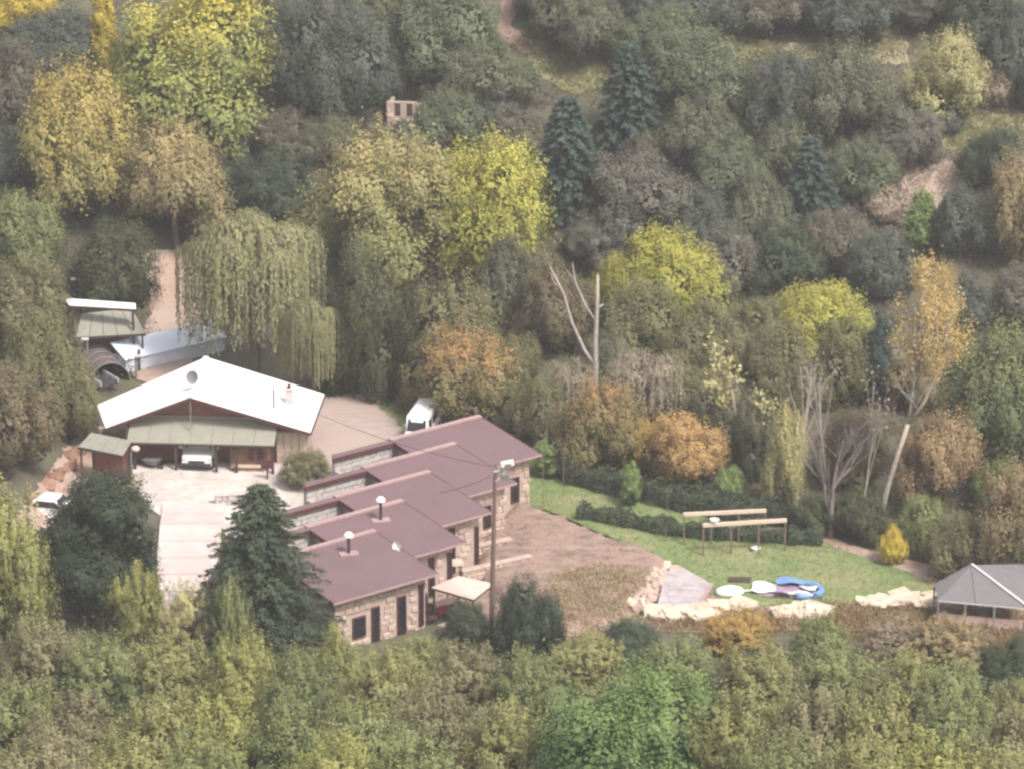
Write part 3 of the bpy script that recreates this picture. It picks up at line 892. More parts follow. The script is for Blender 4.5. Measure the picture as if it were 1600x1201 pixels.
# ------------------------------------------------------------------ vehicles
def car(loc, rz, label, cat, name, boxy=False):
    """front faces local -y"""
    root = empty(name, loc, rz, label, cat)
    Lh, Wh = 2.05, .88
    if not boxy:
        prof = [(-2.05, .45), (-2.08, .70), (-1.95, .86), (-.95, 1.02), (-.3, 1.48), (.9, 1.52), (1.75, 1.05), (2.03, .98), (2.05, .45)]
    else:
        prof = [(-2.1, .5), (-2.12, .95), (-1.95, 1.12), (-1.65, 1.95), (-1.45, 2.08), (2.1, 2.10), (2.15, .5)]
    b = MB()
    rows_ = []
    for y, z in prof:
        w_ = Wh * (1 if z < 1.03 else .86) * (.92 if abs(y) > 1.9 else 1)
        rows_.append([(-w_, y, z), (-w_ * .55, y - .03, z + .02), (w_ * .55, y - .03, z + .02), (w_, y, z)])
    vs = [q for r in rows_ for q in r]
    fs = [(i * 4 + j, i * 4 + j + 1, (i + 1) * 4 + j + 1, (i + 1) * 4 + j) for i in range(len(prof) - 1) for j in range(3)]
    nb = len(vs)
    vs += [(-Wh * .95, y, .32) for y, z in prof] + [(Wh * .95, y, .32) for y, z in prof]
    m_ = len(prof)
    fs += [(nb + i, i * 4, (i + 1) * 4, nb + i + 1) for i in range(m_ - 1)]
    fs += [(i * 4 + 3, nb + m_ + i, nb + m_ + i + 1, (i + 1) * 4 + 3) for i in range(m_ - 1)]
    fs += [(nb, nb + m_, 3, 2, 1, 0), (nb + m_ - 1, (m_ - 1) * 4, (m_ - 1) * 4 + 1, (m_ - 1) * 4 + 2, (m_ - 1) * 4 + 3, nb + 2 * m_ - 1)]
    b.add(vs, fs)
    body = b.build('body', WHITE, root)
    if not boxy:
        MB().hexa([(-.74, -.96, 1.03), (.74, -.96, 1.03), (.70, -.90, 1.03), (-.70, -.90, 1.03), (-.66, -.36, 1.50), (.66, -.36, 1.50), (.62, -.30, 1.50), (-.62, -.30, 1.50)]).build('windscreen', DARKGLASS, root)
        for s in (-1, 1):
            MB().hexa([(s * .80 - .015, -.75, 1.03), (s * .80 + .015, -.75, 1.03), (s * .80 + .015, 1.45, 1.03), (s * .80 - .015, 1.45, 1.03),
                       (s * .775 - .015, -.25, 1.44), (s * .775 + .015, -.25, 1.44), (s * .775 + .015, .95, 1.44), (s * .775 - .015, .95, 1.44)]).build('side_window', DARKGLASS, root)
        MB().box((0, -2.1, .60), (.9, .06, .18)).build('grille', DARKMETAL, root)
        hy, hz_ = -2.03, .74
    else:
        MB().hexa([(-.68, -2.0, 1.16), (.68, -2.0, 1.16), (.66, -1.94, 1.16), (-.66, -1.94, 1.16), (-.62, -1.69, 1.92), (.62, -1.69, 1.92), (.60, -1.63, 1.92), (-.60, -1.63, 1.92)]).build('windscreen', DARKGLASS, root)
        for s in (-1, 1):
            MB().box((s * .775, -1.1, 1.5), (.05, .8, .6)).build('side_window', DARKGLASS, root)
            MB().box((s * .775, .5, 1.5), (.05, 1.9, .55)).build('side_window', DARKGLASS, root)
        MB().box((0, -2.13, .66), (1.0, .06, .2)).build('grille', DARKMETAL, root)
        hy, hz_ = -2.1, .86
    for s in (-1, 1):
        MB().box((s * .66, hy, hz_), (.30, .12, .15)).build('headlight', LAMPGLASS, root)
        mi = MB().box((s * 1.02, -.85, 1.12), (.24, .12, .16)).build('mirror', WHITE, root)
        for yy in (-1.3, 1.3):
            t = MB().lathe([(.18, -.1), (.32, -.1), (.33, 0), (.32, .1), (.18, .1)], 16).xform(Matrix.Translation((s * .8, yy, .32)) @ Matrix.Rotation(math.pi / 2, 4, 'Y')).build('wheel', RUBBER, root)
            MB().lathe([(0, -.09), (.19, -.09), (.19, .09), (0, .09)], 12).xform(Matrix.Translation((s * .8, yy, .32)) @ Matrix.Rotation(math.pi / 2, 4, 'Y')).build('rim', PALEMETAL, t)
    MB().box((0, -2.08 if not boxy else -2.13, .42), (1.6, .14, .18)).build('bumper', DARKMETAL, root)
    return root
pc = car(P(310, 742) + Vector((0, 2.6, .10)), R(-4), 'white car parked nose out under the green awning', 'car', 'parked_car')
pc.scale = (1.2, 1.0, 1.12)
car(P(660, 700) + Vector((0, 2.0, .06)), R(-12), 'white van parked behind the plum roofs on the grassy edge of the yard', 'van', 'parked_van', True)
# dark quad-like barrow and boxes left of the car
wbk = P(235, 738)
t = empty('wheelbarrow', wbk + Vector((0, .8, .08)), R(60), 'dark wheelbarrow with a grey tray under the left of the green awning', 'wheelbarrow')
MB().hexa([(-.3, -.45, .3), (.3, -.45, .3), (.25, .3, .3), (-.25, .3, .3), (-.45, -.65, .68), (.45, -.65, .68), (.4, .5, .62), (-.4, .5, .62)]).build('tray', GREYMETAL, t)
MB().lathe([(.08, -.05), (.22, -.05), (.22, .05), (.08, .05)], 12).xform(Matrix.Translation((0, -.75, .22)) @ Matrix.Rotation(math.pi / 2, 4, 'Y')).build('wheel', RUBBER, t)
for s in (-1, 1):
    MB().tube([(s * .1, -.75, .22), (s * .28, .2, .3), (s * .32, 1.0, .62)], .025, 6).build('handle', DARKMETAL, t)
    MB().tube([(s * .25, .25, .3), (s * .28, .3, 0)], .02, 5).build('leg', DARKMETAL, t)

# ------------------------------------------------------------------ sheds and shelters on the left
def shed_roof(name, label, cat, corners, z_hi, z_lo, mat, rim, nsheet, post_h, wall=None):
    """corners px: back-left, back-right, front-right, front-left of a mono-pitch sheet roof"""
    bl, br = P(*corners[0], z_hi), P(*corners[1], z_hi)
    fr_, fl_ = P(*corners[2], z_lo), P(*corners[3], z_lo)
    c = (bl + br + fr_ + fl_) / 4
    g = hz(c.x, c.y)
    root = empty(name, (c.x, c.y, g), 0, label, cat)
    o = Vector((c.x, c.y, g))
    q = [fl_ - o, fr_ - o, br - o, bl - o]
    for i in range(nsheet):
        t0, t1 = i / nsheet + .004, (i + 1) / nsheet - .004
        MB().slab([q[0].lerp(q[1], t0), q[0].lerp(q[1], t1), q[3].lerp(q[2], t1), q[3].lerp(q[2], t0)], .06).build('roof_sheet', mat, root)
    MB().beam(q[0] - Vector((0, .03, .1)), q[1] - Vector((0, .03, .1)), .07, .16).build('fascia', rim, root)
    ins = [q[i].lerp(sum(q, Vector()) / 4, .1) for i in range(4)]
    for k in ins:
        MB().span(k.x - .07, k.x + .07, k.y - .07, k.y + .07, hz(k.x + o.x, k.y + o.y) - o.z - .3, k.z - .07).build('post', DARKWOOD, root)
    if wall:
        a, b = ins[3], ins[2]
        MB().hexa([(a.x, a.y, -.5), (b.x, b.y, -.5), (b.x, b.y + .12, -.5), (a.x, a.y + .12, -.5), (a.x, a.y, a.z - .08), (b.x, b.y, b.z - .08), (b.x, b.y + .12, b.z - .08), (a.x, a.y + .12, a.z - .08)]).build('back_wall', wall, root)
    return root
gz = hz(*P(175, 505)[:2])
shed_roof('green_shed', 'open shed with a faded green sheet roof below the dirt road', 'shed', [(128, 490), (206, 482), (228, 521), (118, 527)], gz + 2.7, gz + 2.0, GREENSHEET, DARKWOOD, 5, 2.6, REDWOOD)
shed_roof('white_shelter', 'narrow white sheet roof tucked behind the green roofed shed', 'shelter', [(100, 466), (212, 474), (213, 483), (108, 477)], gz + 3.9, gz + 3.75, WHITEROOF, DARKWOOD, 4, 3)
shed_roof('lean_to', 'small green sheet roofed lean-to left of the white roofed house', 'shed', [(142, 675), (206, 688), (192, 711), (122, 697)], 3.0, 2.5, GREENSHEET, DARKWOOD, 4, 2, REDWOOD)

# pale blue container-like shed with a post, and the brown tarpaulin tunnel before it
def loc_of(px, py, z): return P(px, py, z)
a, b = P(197, 582, .2), P(322, 553, .2)
dirv = (b - a).normalized(); nrm = Vector((-dirv.y, dirv.x, 0))
cab = empty('blue_shed', a, math.atan2(dirv.y, dirv.x), 'pale blue metal shed half hidden by the willow', 'shed')
Lc = (b - a).length + 1.6
cbox = MB().span(0, Lc, 0, 1.7, -.3, .95).build('wall', BLUESHEET, cab)
MB().slab([(-.12, -.15, 1.0), (Lc + .12, -.15, 1.0), (Lc + .12, 1.9, 1.75), (-.12, 1.9, 1.75)], .05).build('roof', BLUESHEET, cab)
for i in range(1, 9):
    MB().span(Lc * i / 9 - .02, Lc * i / 9 + .02, -.03, -.002, -.2, .93).build('wall_seam', BLUESHEET, cab)
MB().span(.95, 1.1, -.22, -.08, -.3, 1.55).build('post', DARKMETAL, cab)
tun = empty('tarp_tunnel', P(172, 600, .0), R(20), 'rounded brown tarpaulin tunnel at the end of the pale blue shed', 'tunnel')
tb = MB()
vs, fs = [], []
nl_, na_ = 9, 12
for i in range(nl_ + 1):
    for j in range(na_ + 1):
        th = math.pi * j / na_
        rad = 1.45 * (1 + .05 * math.sin(i * 2.2) * math.sin(th * 3))
        vs.append((-rad * math.cos(th), i * .42, 1.55 * rad / 1.45 * math.sin(th)))
for i in range(nl_):
    for j in range(na_):
        n0 = i * (na_ + 1) + j
        fs.append((n0, n0 + na_ + 1, n0 + na_ + 2, n0 + 1))
fs.append(tuple(range(nl_ * (na_ + 1), (nl_ + 1) * (na_ + 1))))
tb.add(vs, fs).build('tarpaulin', BROWNTARP, tun, True)
for i in range(0, nl_ + 1, 3):
    MB().tube([(-1.5 * math.cos(math.pi * j / 12), i * .42, 1.6 * math.sin(math.pi * j / 12)) for j in range(13)], .045, 5).build('hoop', GREYMETAL, tun)
tr_ = empty('small_trailer', P(160, 606, 0) + Vector((0, 0, .05)), R(35), 'dark flat trailer with pale rails below the brown tarpaulin tunnel', 'trailer')
MB().span(-.7, .7, -1.1, 1.1, .42, .55).build('bed', DARKMETAL, tr_)
for s in (-1, 1):
    MB().span(s * .7 - .04, s * .7 + .04, -1.1, 1.1, .55, .85).build('rail', PALEMETAL, tr_)
    MB().lathe([(.1, -.07), (.27, -.07), (.27, .07), (.1, .07)], 12).xform(Matrix.Translation((s * .82, 0, .27)) @ Matrix.Rotation(math.pi / 2, 4, 'Y')).build('wheel', RUBBER, tr_)
MB().beam((0, -1.1, .45), (0, -2.0, .4), .09, .09).build('drawbar', DARKMETAL, tr_)

def lamp_post(px, py, top, label, arm):
    g = G(px, py)
    Hh = (py - top) / (px_per_m(g) * math.cos(PITCH))
    r = empty('lamp_post', g, 0, label, 'lamp post')
    MB().tube([(0, 0, -.3), (0, 0, Hh)], [.10, .07], 8).build('post', GREYMETAL, r)
    MB().beam((0, 0, Hh - .06), (arm, -.1, Hh + .02), .06, .06).build('arm', GREYMETAL, r)
    MB().box((arm * 1.2, -.12, Hh + .02), (.5, .26, .12)).build('lamp_head', PALEMETAL, r)
lamp_post(139, 618, 530, 'grey lamp post standing before the brown tarpaulin tunnel', -.1)
lamp_post(126, 486, 436, 'thin grey lamp post behind the narrow white sheet roof', -.3)
lamp_post(213, 592, 556, 'short dark lamp post in front of the pale blue shed', .15)
g = G(203, 738)
wp = empty('water_butt', g, 0, 'grey standpipe post with a cream sack on top beside the small green lean-to', 'post')
MB().tube([(0, 0, -.2), (0, 0, 1.5)], [.20, .17], 10).build('post', GREYMETAL, wp)
rs = random.Random(4)
sk = MB()
for i in range(5):
    sk.lathe([(0, -.2), (.24, -.15), (.32, 0), (.22, .14), (0, .18)], 9, (rs.uniform(-.55, .5), rs.uniform(-.2, .2), 1.62 + rs.uniform(-.05, .12)))
sk.build('sack', CREAM, wp, True)
# sheet of roofing lying by the left track
g = P(92, 806, .5)
ct = car(Vector((g.x - .2, g.y, hz(g.x, g.y))), R(75), 'white car glimpsed behind the round dark pine at the far left', 'car', 'parked_car')
# rubble along the bank
rs = random.Random(8)
for i in range(16):
    px, py = rs.uniform(70, 135), rs.uniform(700, 790)
    px = 150 - (py - 660) * .75 + rs.uniform(-14, 22)
    g = G(px, py)
    o = link(bpy.data.objects.new('boulder', rs.choice(BSTONES)))
    o.location = g + Vector((0, 0, .12)); s = rs.uniform(.35, .85)
    o.scale = (s * 1.2, s, s * .8); o.rotation_euler = (rs.uniform(-.5, .5), rs.uniform(-.5, .5), rs.uniform(0, 6))
    tag(o, 'reddish boulder on the dirt bank left of the lean-to', 'boulder', 'boulders on the dirt bank')
# low walls of the forecourt, sign board
g = P(418, 748)
sg = empty('notice_board', g + Vector((0, 0, .05)), R(-4), 'small dark notice board on a post at the right of the forecourt', 'sign')
MB().span(-.05, .05, -.05, .05, -.2, 1.0).build('post', DARKWOOD, sg)
MB().span(-.42, .42, -.08, -.051, .75, 1.35).build('board', MAROON, sg)
g0, g1 = P(338, 792), P(352, 770)
pw = empty('planter_wall', P(360, 790), R(8), 'low stone planter wall between the forecourt and the dark fir', 'wall')
core = MB().span(-1.0, 3.2, 0, .35, -.2, .75).build('wall', GREYWALL, pw)
lay_stones(core, -1.0, 3.2, .05, .72, 0, GSTONES, .5, .3, 77)
MB().span(-1.08, 3.28, -.1, .45, .752, .85).build('coping', PAVE, pw)
g = P(560, 700)

# ------------------------------------------------------------------ terraces, canopy and furniture before the house
def low_wall(pts_px, z, label, seed, hgt=.55):
    a, b = P(*pts_px[0], z + hgt), P(*pts_px[1], z + hgt)
    d = b - a; L = math.hypot(d.x, d.y)
    r = empty('terrace_wall', (a.x, a.y, z), math.atan2(d.y, d.x), label, 'wall')
    core = MB().span(0, L, 0, .32, -.6, hgt - .06).build('wall', MORTAR, r)
    lay_stones(core, 0, L, -.05, hgt - .08, 0, STONES, .48, .27, seed)
    n = max(2, int(L / .7))
    for i in range(n):
        MB().span(L * i / n + .01, L * (i + 1) / n - .01, -.12, .42, hgt - .058, hgt + .03).build('coping_stone', MORTAR, r)
low_wall([(722, 893), (832, 868)], .35, 'long low terrace wall with pale coping right of the plum roofs', 81, .75)
low_wall([(744, 853), (800, 842)], .55, 'short low terrace wall close under the third roof step', 82, .6)
low_wall([(690, 980), (742, 962)], -.1, 'low terrace wall below the cream canopy', 83, .6)
can = empty('canopy', P(722, 950), AZ, 'flat cream canvas canopy on dark posts beside the lowest stone facade', 'canopy')
ci = Matrix.Rotation(-AZ, 4, 'Z')
cq = [ci @ (P(a, b, 2.35) - can.location) for a, b in [(674, 917), (740, 936), (771, 911), (716, 899)]]
MB().slab(cq, .06).build('canvas', CREAM, can)
MB().beam(cq[0] - Vector((0, 0, .09)), cq[1] - Vector((0, 0, .09)), .06, .1).build('edge_bar', DARKWOOD, can)
MB().beam(cq[1] - Vector((0, 0, .09)), cq[2] - Vector((0, 0, .09)), .06, .1).build('edge_bar', DARKWOOD, can)
for k in cq:
    k2 = k.lerp(sum(cq, Vector()) / 4, .08)
    MB().span(k2.x - .05, k2.x + .05, k2.y - .05, k2.y + .05, -.4, 2.28).build('post', DARKWOOD, can)
um = empty('sun_lounger', P(702, 914, 1.0) * 1.0, R(10), 'cream upturned lounge cushion lying on the upper terrace by the canopy', 'lounger')
um.location = P(700, 918); um.location.z = .0
MB().hexa([(-.95, -.4, 1.62), (.95, -.4, 1.62), (.95, .4, 1.62), (-.95, .4, 1.62), (-.9, -.36, 1.8), (.9, -.36, 1.8), (.9, .36, 1.8), (-.9, .36, 1.8)]).build('cushion', CREAM, um)
for s in (-.8, .8):
    for t_ in (-.3, .3):
        MB().span(s - .03, s + .03, t_ - .03, t_ + .03, -.2, 1.62).build('leg', DARKWOOD, um)
def chair(px, py, rz, mat, label):
    g = P(px, py); g.z = max(hz(g.x, g.y), 0)
    r = empty('patio_chair', g, rz, label, 'chair')
    MB().span(-.26, .26, -.26, .26, .42, .49).build('seat', mat, r)
    MB().hexa([(-.26, .22, .49), (.26, .22, .49), (.26, .28, .49), (-.26, .28, .49), (-.26, .32, 1.0), (.26, .32, 1.0), (.26, .37, 1.0), (-.26, .37, 1.0)]).build('backrest', mat, r)
    for s in (-.22, .22):
        for t_ in (-.22, .22):
            MB().span(s - .025, s + .025, t_ - .025, t_ + .025, 0, .42).build('leg', DARKWOOD, r)
chair(689, 967, R(200), RED, 'red patio chair by the table under the cream canopy')
chair(668, 958, R(40), DARKWOOD, 'dark patio chair against the lowest stone facade')
chair(676, 976, R(100), MAROON, 'maroon patio chair nearest the foreground foliage on the terrace')
g = P(697, 958); g.z = hz(g.x, g.y)
tb_ = empty('patio_table', g, AZ, 'cream topped patio table beside the red chair', 'table')
MB().span(-.9, .9, -.45, .45, .70, .76).build('tabletop', CREAM, tb_)
for s in (-.8, .8):
    for t_ in (-.36, .36):
        MB().span(s - .03, s + .03, t_ - .03, t_ + .03, 0, .70).build('leg', DARKWOOD, tb_)

# utility pole with crossarm and lamp, wires
g = G(767, 1008)
up_h = (1008 - 722) / (px_per_m(g) * math.cos(PITCH))
pole = empty('utility_pole', g, 0, 'tall brown wooden utility pole in front of the plum roofs', 'utility pole')
lean = .30
MB().tube([(0, 0, -.6), (lean * .5, 0, up_h * .5), (lean, 0, up_h)], [.17, .15, .115], 10).build('pole', POLEWOOD, pole)
MB().beam((lean - .1, -.16, up_h - .45), (lean + .95, -.16, up_h - .1), .09, .11).build('crossarm', PALEMETAL, pole)
MB().beam((lean, -.14, up_h - 1.1), (lean + .8, -.14, up_h - .2), .06, .06).build('brace', PALEMETAL, pole)
lh = MB().box((lean + .72, -.2, up_h + .1), (.75, .36, .26), ry=-.2).build('lamp_head', WHITE, pole)
MB().box((lean + .74, -.385, up_h + .06), (.4, .02, .14), ry=-.2).build('lens', GREYMETAL, lh)
for i, (xx, zz) in enumerate(((-.1, -.28), (.45, -.02), (-.22, -.75))):
    MB().lathe([(0, .0), (.06, .02), (.09, .08), (.06, .14), (0, .18)], 8, (lean + xx, -.18, up_h + zz)).build('insulator', GREYMETAL, pole)
MB().span(lean + .35, lean + .85, -.32, -.10, up_h - 1.0, up_h - .6).build('junction_box', GREYMETAL, pole)
def cable(a, b, sag, label, r=.016):
    a, b = Vector(a), Vector(b)
    pts = [a.lerp(b, t / 14) - Vector((0, 0, sag * 4 * (t / 14) * (1 - t / 14))) for t in range(15)]
    o = MB().tube(pts, r, 4).build('overhead_wire', WIRE)
    tag(o, label, 'wire')
ptop = pole.location + Vector((lean, -.18, up_h - .15))
cable(ptop, Vector((wh.location.x + 4.5, wh.location.y + 4, 4.6)), .7, 'sagging wire from the pole to the white roofed house')
cable(ptop + Vector((-.2, 0, -.5)), Vector((W0.x + 4.0, W0.y + 5.5, 4.7)), .15, 'short wire from the pole down to the plum roofs')
g2 = G(139, 618)
cable(g2 + Vector((0, 0, 3.6)), P(-40, 450, 9), .5, 'pale wire running from the lamp post up past the left trees')

# ------------------------------------------------------------------ slab, stones, pool and pergola on the lawn side
sp = [P(a, b, .42) for a, b in [(1026, 949), (1092, 947), (1113, 912), (1098, 903), (1064, 884), (1040, 893)]]
c = sum(sp, Vector()) / 6
sl = empty('stone_platform', (c.x, c.y, 0), 0, 'low grey stone platform at the end of the bare soil bank', 'platform')
pp = [(q.x - c.x, q.y - c.y) for q in sp]
MB().prism(pp, -.5, .40).build('base', GREYSLAB, sl)
ex = [Vector((x, y)) for x, y in pp]
n = 0
xs0, xs1 = min(x for x, _ in pp), max(x for x, _ in pp); ys0, ys1 = min(y for _, y in pp), max(y for _, y in pp)
rs = random.Random(21)
yy = ys0
while yy < ys1:
    hh = rs.uniform(.8, 1.15); xx = xs0 - rs.uniform(0, .5)
    while xx < xs1:
        ww = rs.uniform(.8, 1.3)
        cand = [(xx + .02, yy + .02), (xx + ww - .02, yy + .02), (xx + ww - .02, yy + hh - .02), (xx + .02, yy + hh - .02)]
        sd = sdf_poly([q[0] for q in cand], [q[1] for q in cand], pp)
        if (sd > -.02).all():
            MB().prism(cand, .402, .43 + rs.uniform(0, .02)).build('slab', GREYSLAB, sl)
        xx += ww
    yy += hh
MB().beam((pp[1][0], pp[1][1], .45), (pp[2][0], pp[2][1], .45), .22, .12).build('edge_stone', CAP, sl)
# rubble retaining wall at the end of the bank
rw = empty('rubble_wall', G(1025, 915), 0, 'tumbled pale rubble wall holding the end of the bare soil bank', 'wall')
rs = random.Random(33)
o0 = rw.location.copy()
for i in range(64):
    t = rs.random()
    px = 1050 + (992 - 1050) * t + rs.uniform(-13, 13); py = 886 + (955 - 886) * t + rs.uniform(-7, 9)
    g = G(px, py) - o0
    o = link(bpy.data.objects.new('stone', rs.choice(STONES)), rw)
    s = rs.uniform(.28, .62)
    o.location = g + Vector((0, 0, rs.uniform(.0, .25))); o.scale = (s * 1.25, s, s * .8)
    o.rotation_euler = (rs.uniform(-.4, .4), rs.uniform(-.4, .4), rs.uniform(0, 6.3))
def heap(x0, x1, y0, y1, n, label, seed, smin=.35, smax=.9, name='stone_heap'):
    rs = random.Random(seed)
    c = G((x0 + x1) / 2, (y0 + y1) / 2)
    r = empty(name, c, 0, label, 'stones')
    for i in range(n):
        t = (i + .5) / n
        g = G(x0 + (x1 - x0) * t + rs.uniform(-4, 4), y0 + (y1 - y0) * (rs.random())) - c
        o = link(bpy.data.objects.new('stone', rs.choice(PSTONES)), r)
        s = rs.uniform(smin, smax)
        o.location = g + Vector((0, 0, .18 * s + rs.uniform(0, .22))); o.scale = (s * 1.8, s * 1.2, s * .38)
        o.rotation_euler = (rs.uniform(-.2, .2) - math.pi / 2 * 0, rs.uniform(-.15, .15), rs.uniform(-.6, .6))
heap(1026, 1115, 957, 970, 24, 'heap of cream cut stone below the grey stone platform', 41, .45, 1.0)
heap(1112, 1165, 945, 956, 14, 'small row of cream cut stone right of the grey platform heap', 42)
heap(1228, 1285, 950, 966, 13, 'bright cream cut stone heap in front of the blue paddling pool', 43, .45, 1.0)
heap(1348, 1458, 934, 950, 30, 'long strip of cream rubble left of the grey netting roof', 44, .3, .8)

# collapsed pool: blue inflated ring, mauve liner, white and blue sheets
c = G(1232, 926)
pool = empty('paddling_pool', c + Vector((0, 0, .05)), R(-12), 'half collapsed blue paddling pool with white and mauve sheets on the lawn edge', 'paddling pool')
rp = [(2.35 * math.cos(t), 1.35 * math.sin(t), .28 + .05 * math.sin(3 * t)) for t in np.linspace(-1.25, 1.7, 22)]
MB().tube(rp, [.26] * 22, 9).build('ring', BLUEPLASTIC, pool, True)
vs, fs = [], []
for i in range(13):
    for j in range(13):
        x, y = (i / 12 - .5) * 4.2, (j / 12 - .5) * 2.3
        e = max(0, 1 - (x / 2.3) ** 2 - (y / 1.35) ** 2)
        vs.append((x, y, .07 + .22 * abs(math.sin(x * 2.1 + y * 1.7)) * e + .12 * abs(math.cos(y * 4 + x)) * e))
fs = [(i * 13 + j, (i + 1) * 13 + j, (i + 1) * 13 + j + 1, i * 13 + j + 1) for i in range(12) for j in range(12)]
MB().add(vs, fs).build('liner', PURPLEPLASTIC, pool, True)
def cloth(name, x0, x1, y0, y1, z, mat, rz, amp=.10):
    vs, fs = [], []
    for i in range(9):
        for j in range(7):
            x, y = x0 + (x1 - x0) * i / 8, y0 + (y1 - y0) * j / 6
            vs.append((x, y, z + amp * math.sin(x * 3.1 + y * 2.2) + amp * .6 * math.cos(y * 5.3 - x)))
    n = len(vs)
    vs += [(x, y, zz - .03) for x, y, zz in vs]
    fs = [(i * 7 + j, (i + 1) * 7 + j, (i + 1) * 7 + j + 1, i * 7 + j + 1) for i in range(8) for j in range(6)]
    fs += [tuple(n + k for k in reversed(f)) for f in fs]
    return MB().add(vs, fs).xform(Matrix.Rotation(rz, 4, 'Z')).build(name, mat, pool, True)
cloth('white_sheet', -2.6, -.9, -.8, .7, .34, WHITE, R(4))
cloth('blue_sheet', -1.1, .9, .45, 1.35, .55, BLUEPLASTIC, R(-6))
cloth('white_sheet', .75, 2.0, .1, .8, .50, WHITE, R(-14))
cloth('white_sheet', -.2, 1.9, -1.15, -.65, .42, WHITE, R(0))
cloth('mauve_sheet', -.9, .2, -1.3, -.5, .40, PURPLEPLASTIC, R(8))
pool.scale = (.88, .88, .88)
c = G(1140, 928)
bag = empty('builders_bag', c + Vector((0, 0, .03)), R(8), 'slumped white sack lying between the grey platform and the paddling pool', 'sack')
MB().lathe([(0, -.02), (.7, .0), (.85, .15), (.7, .35), (.45, .46), (.2, .42), (0, .50)], 14).xform(Matrix.Diagonal((1.15, .75, 1, 1))).build('sack', WHITE, bag, True)
MB().beam((.7, 0, .2), (1.9, .15, .06), .12, .05).build('strap', WHITE, bag)
c = G(1155, 908)
bd = empty('dark_board', c, R(-5), 'dark board lying on the lawn behind the white sack', 'board')
MB().hexa([(-.75, -.3, .04), (.7, -.35, .04), (.75, .3, .04), (-.6, .3, .04), (-.75, -.3, .14), (.7, -.35, .12), (.75, .3, .22), (-.6, .3, .2)]).build('board', DARKWOOD, bd)

# pergola frame: two pale beams on thin posts
zb = 2.15
pg = empty('pergola_frame', P(1150, 855), 0, 'open pergola frame of two pale timber beams on thin posts over the lawn', 'pergola')
o0 = pg.location.copy()
b1 = [P(1068, 803, zb) - o0, P(1197, 797, zb) - o0]
b2 = [P(1098, 820, zb) - o0, P(1229, 812, zb) - o0]
for q in (b1, b2):
    q[1].z = q[0].z
    MB().beam(q[0], q[1], .24, .20).build('beam', TIMBER, pg)
for q in (b1, b2):
    for t in (.01, .34, .67, .99):
        k = q[0].lerp(q[1], t)
        MB().span(k.x - .055, k.x + .055, k.y - .055, k.y + .055, -.4, zb - .102).build('post', POSTWOOD, pg)
    MB().beam(q[0].lerp(q[1], .67) - Vector((0, 0, .55)), q[0].lerp(q[1], .99) - Vector((0, 0, .55)), .05, .05).build('rail', POSTWOOD, pg)
be = empty('garden_bench', G(1160, 843), R(5), 'low pale bench standing under the rear pergola beam', 'bench')
MB().span(-1.1, 1.1, -.2, .2, .40, .47).build('seat', TIMBER, be)
for s in (-.9, .9): MB().span(s - .05, s + .05, -.17, .17, 0, .40).build('leg', POSTWOOD, be)
for px, py, lab in ((1181, 862, 'white plastic tub lying on the lawn before the pergola'), (1117, 818, 'white plastic tub perched on the front pergola beam')):
    if py > 840:
        c = G(px, py) + Vector((0, 0, .05))
    else:
        c = o0 + b2[0].lerp(b2[1], .14) + Vector((0, 0, .10))
    t = empty('plastic_tub', c, .3, lab, 'tub')
    MB().lathe([(0, 0), (.2, 0), (.27, .26), (.24, .26), (.18, .04), (0, .04)], 14).build('tub', WHITE, t)
    MB().lathe([(.27, .245), (.31, .25), (.31, .28), (.27, .28)], 14).build('rim', WHITE, t)

# grey netting roof on posts at the right edge
nz = 2.9
ap_, rt_ = P(1518, 882, nz), P(1608, 950, 1.9)
lf_, bk_ = P(1460, 914, 1.9), P(1466, 937, 1.9)
g0 = G(1530, 965)
net = empty('netting_shelter', g0, 0, 'grey shade netting roof on posts over the kennel yard at the right edge', 'shelter')
o0 = net.location.copy()
A, B_, C_, D_ = ap_ - o0, lf_ - o0, bk_ - o0, rt_ - o0
E_ = A + Vector((3.6, 1.6, -.6))
def tri_slab(ps, name, mat):
    n = len(ps)
    MB().add([p for p in ps] + [p - Vector((0, 0, .05)) for p in ps], [tuple(range(n)), tuple(range(2 * n - 1, n - 1, -1))] + [(i, n + i, n + (i + 1) % n, (i + 1) % n) for i in range(n)]).build(name, mat, net)
tri_slab([A, B_, C_], 'net_panel', NETROOF)
tri_slab([A, C_, C_.lerp(D_, .62)], 'net_panel', NETROOF)
tri_slab([A, C_.lerp(D_, .62), D_], 'net_panel', NETROOF)
tri_slab([A, D_, E_], 'net_panel', NETROOF)
MB().beam(A + Vector((0, 0, .06)), D_ + Vector((0, 0, .06)), .16, .10).build('ridge_rail', PALEMETAL, net)
MB().beam(A + Vector((0, 0, .05)), C_.lerp(D_, .42) + Vector((0, 0, .05)), .05, .05).build('seam_rail', GREYMETAL, net)
MB().beam(A + Vector((0, 0, .05)), B_ + Vector((0, 0, .05)), .05, .05).build('seam_rail', GREYMETAL, net)
MB().beam(C_ - Vector((0, 0, .05)), D_ - Vector((0, 0, .05)), .07, .07).build('eave_rail', PALEMETAL, net)
for t in (0, .3, .62, .98):
    k = C_.lerp(D_, t)
    MB().span(k.x - .06, k.x + .06, k.y - .06, k.y + .06, -.8, k.z - .09).build('post', GREYMETAL, net)
MB().span(A.x - .06, A.x + .06, A.y - .06, A.y + .06, -.8, A.z - .05).build('post', GREYMETAL, net)
MB().span(B_.x - .05, B_.x + .05, B_.y - .05, B_.y + .05, -.8, B_.z - .05).build('post', GREYMETAL, net)
k0, k1 = C_.lerp(D_, .02), C_.lerp(D_, .95)
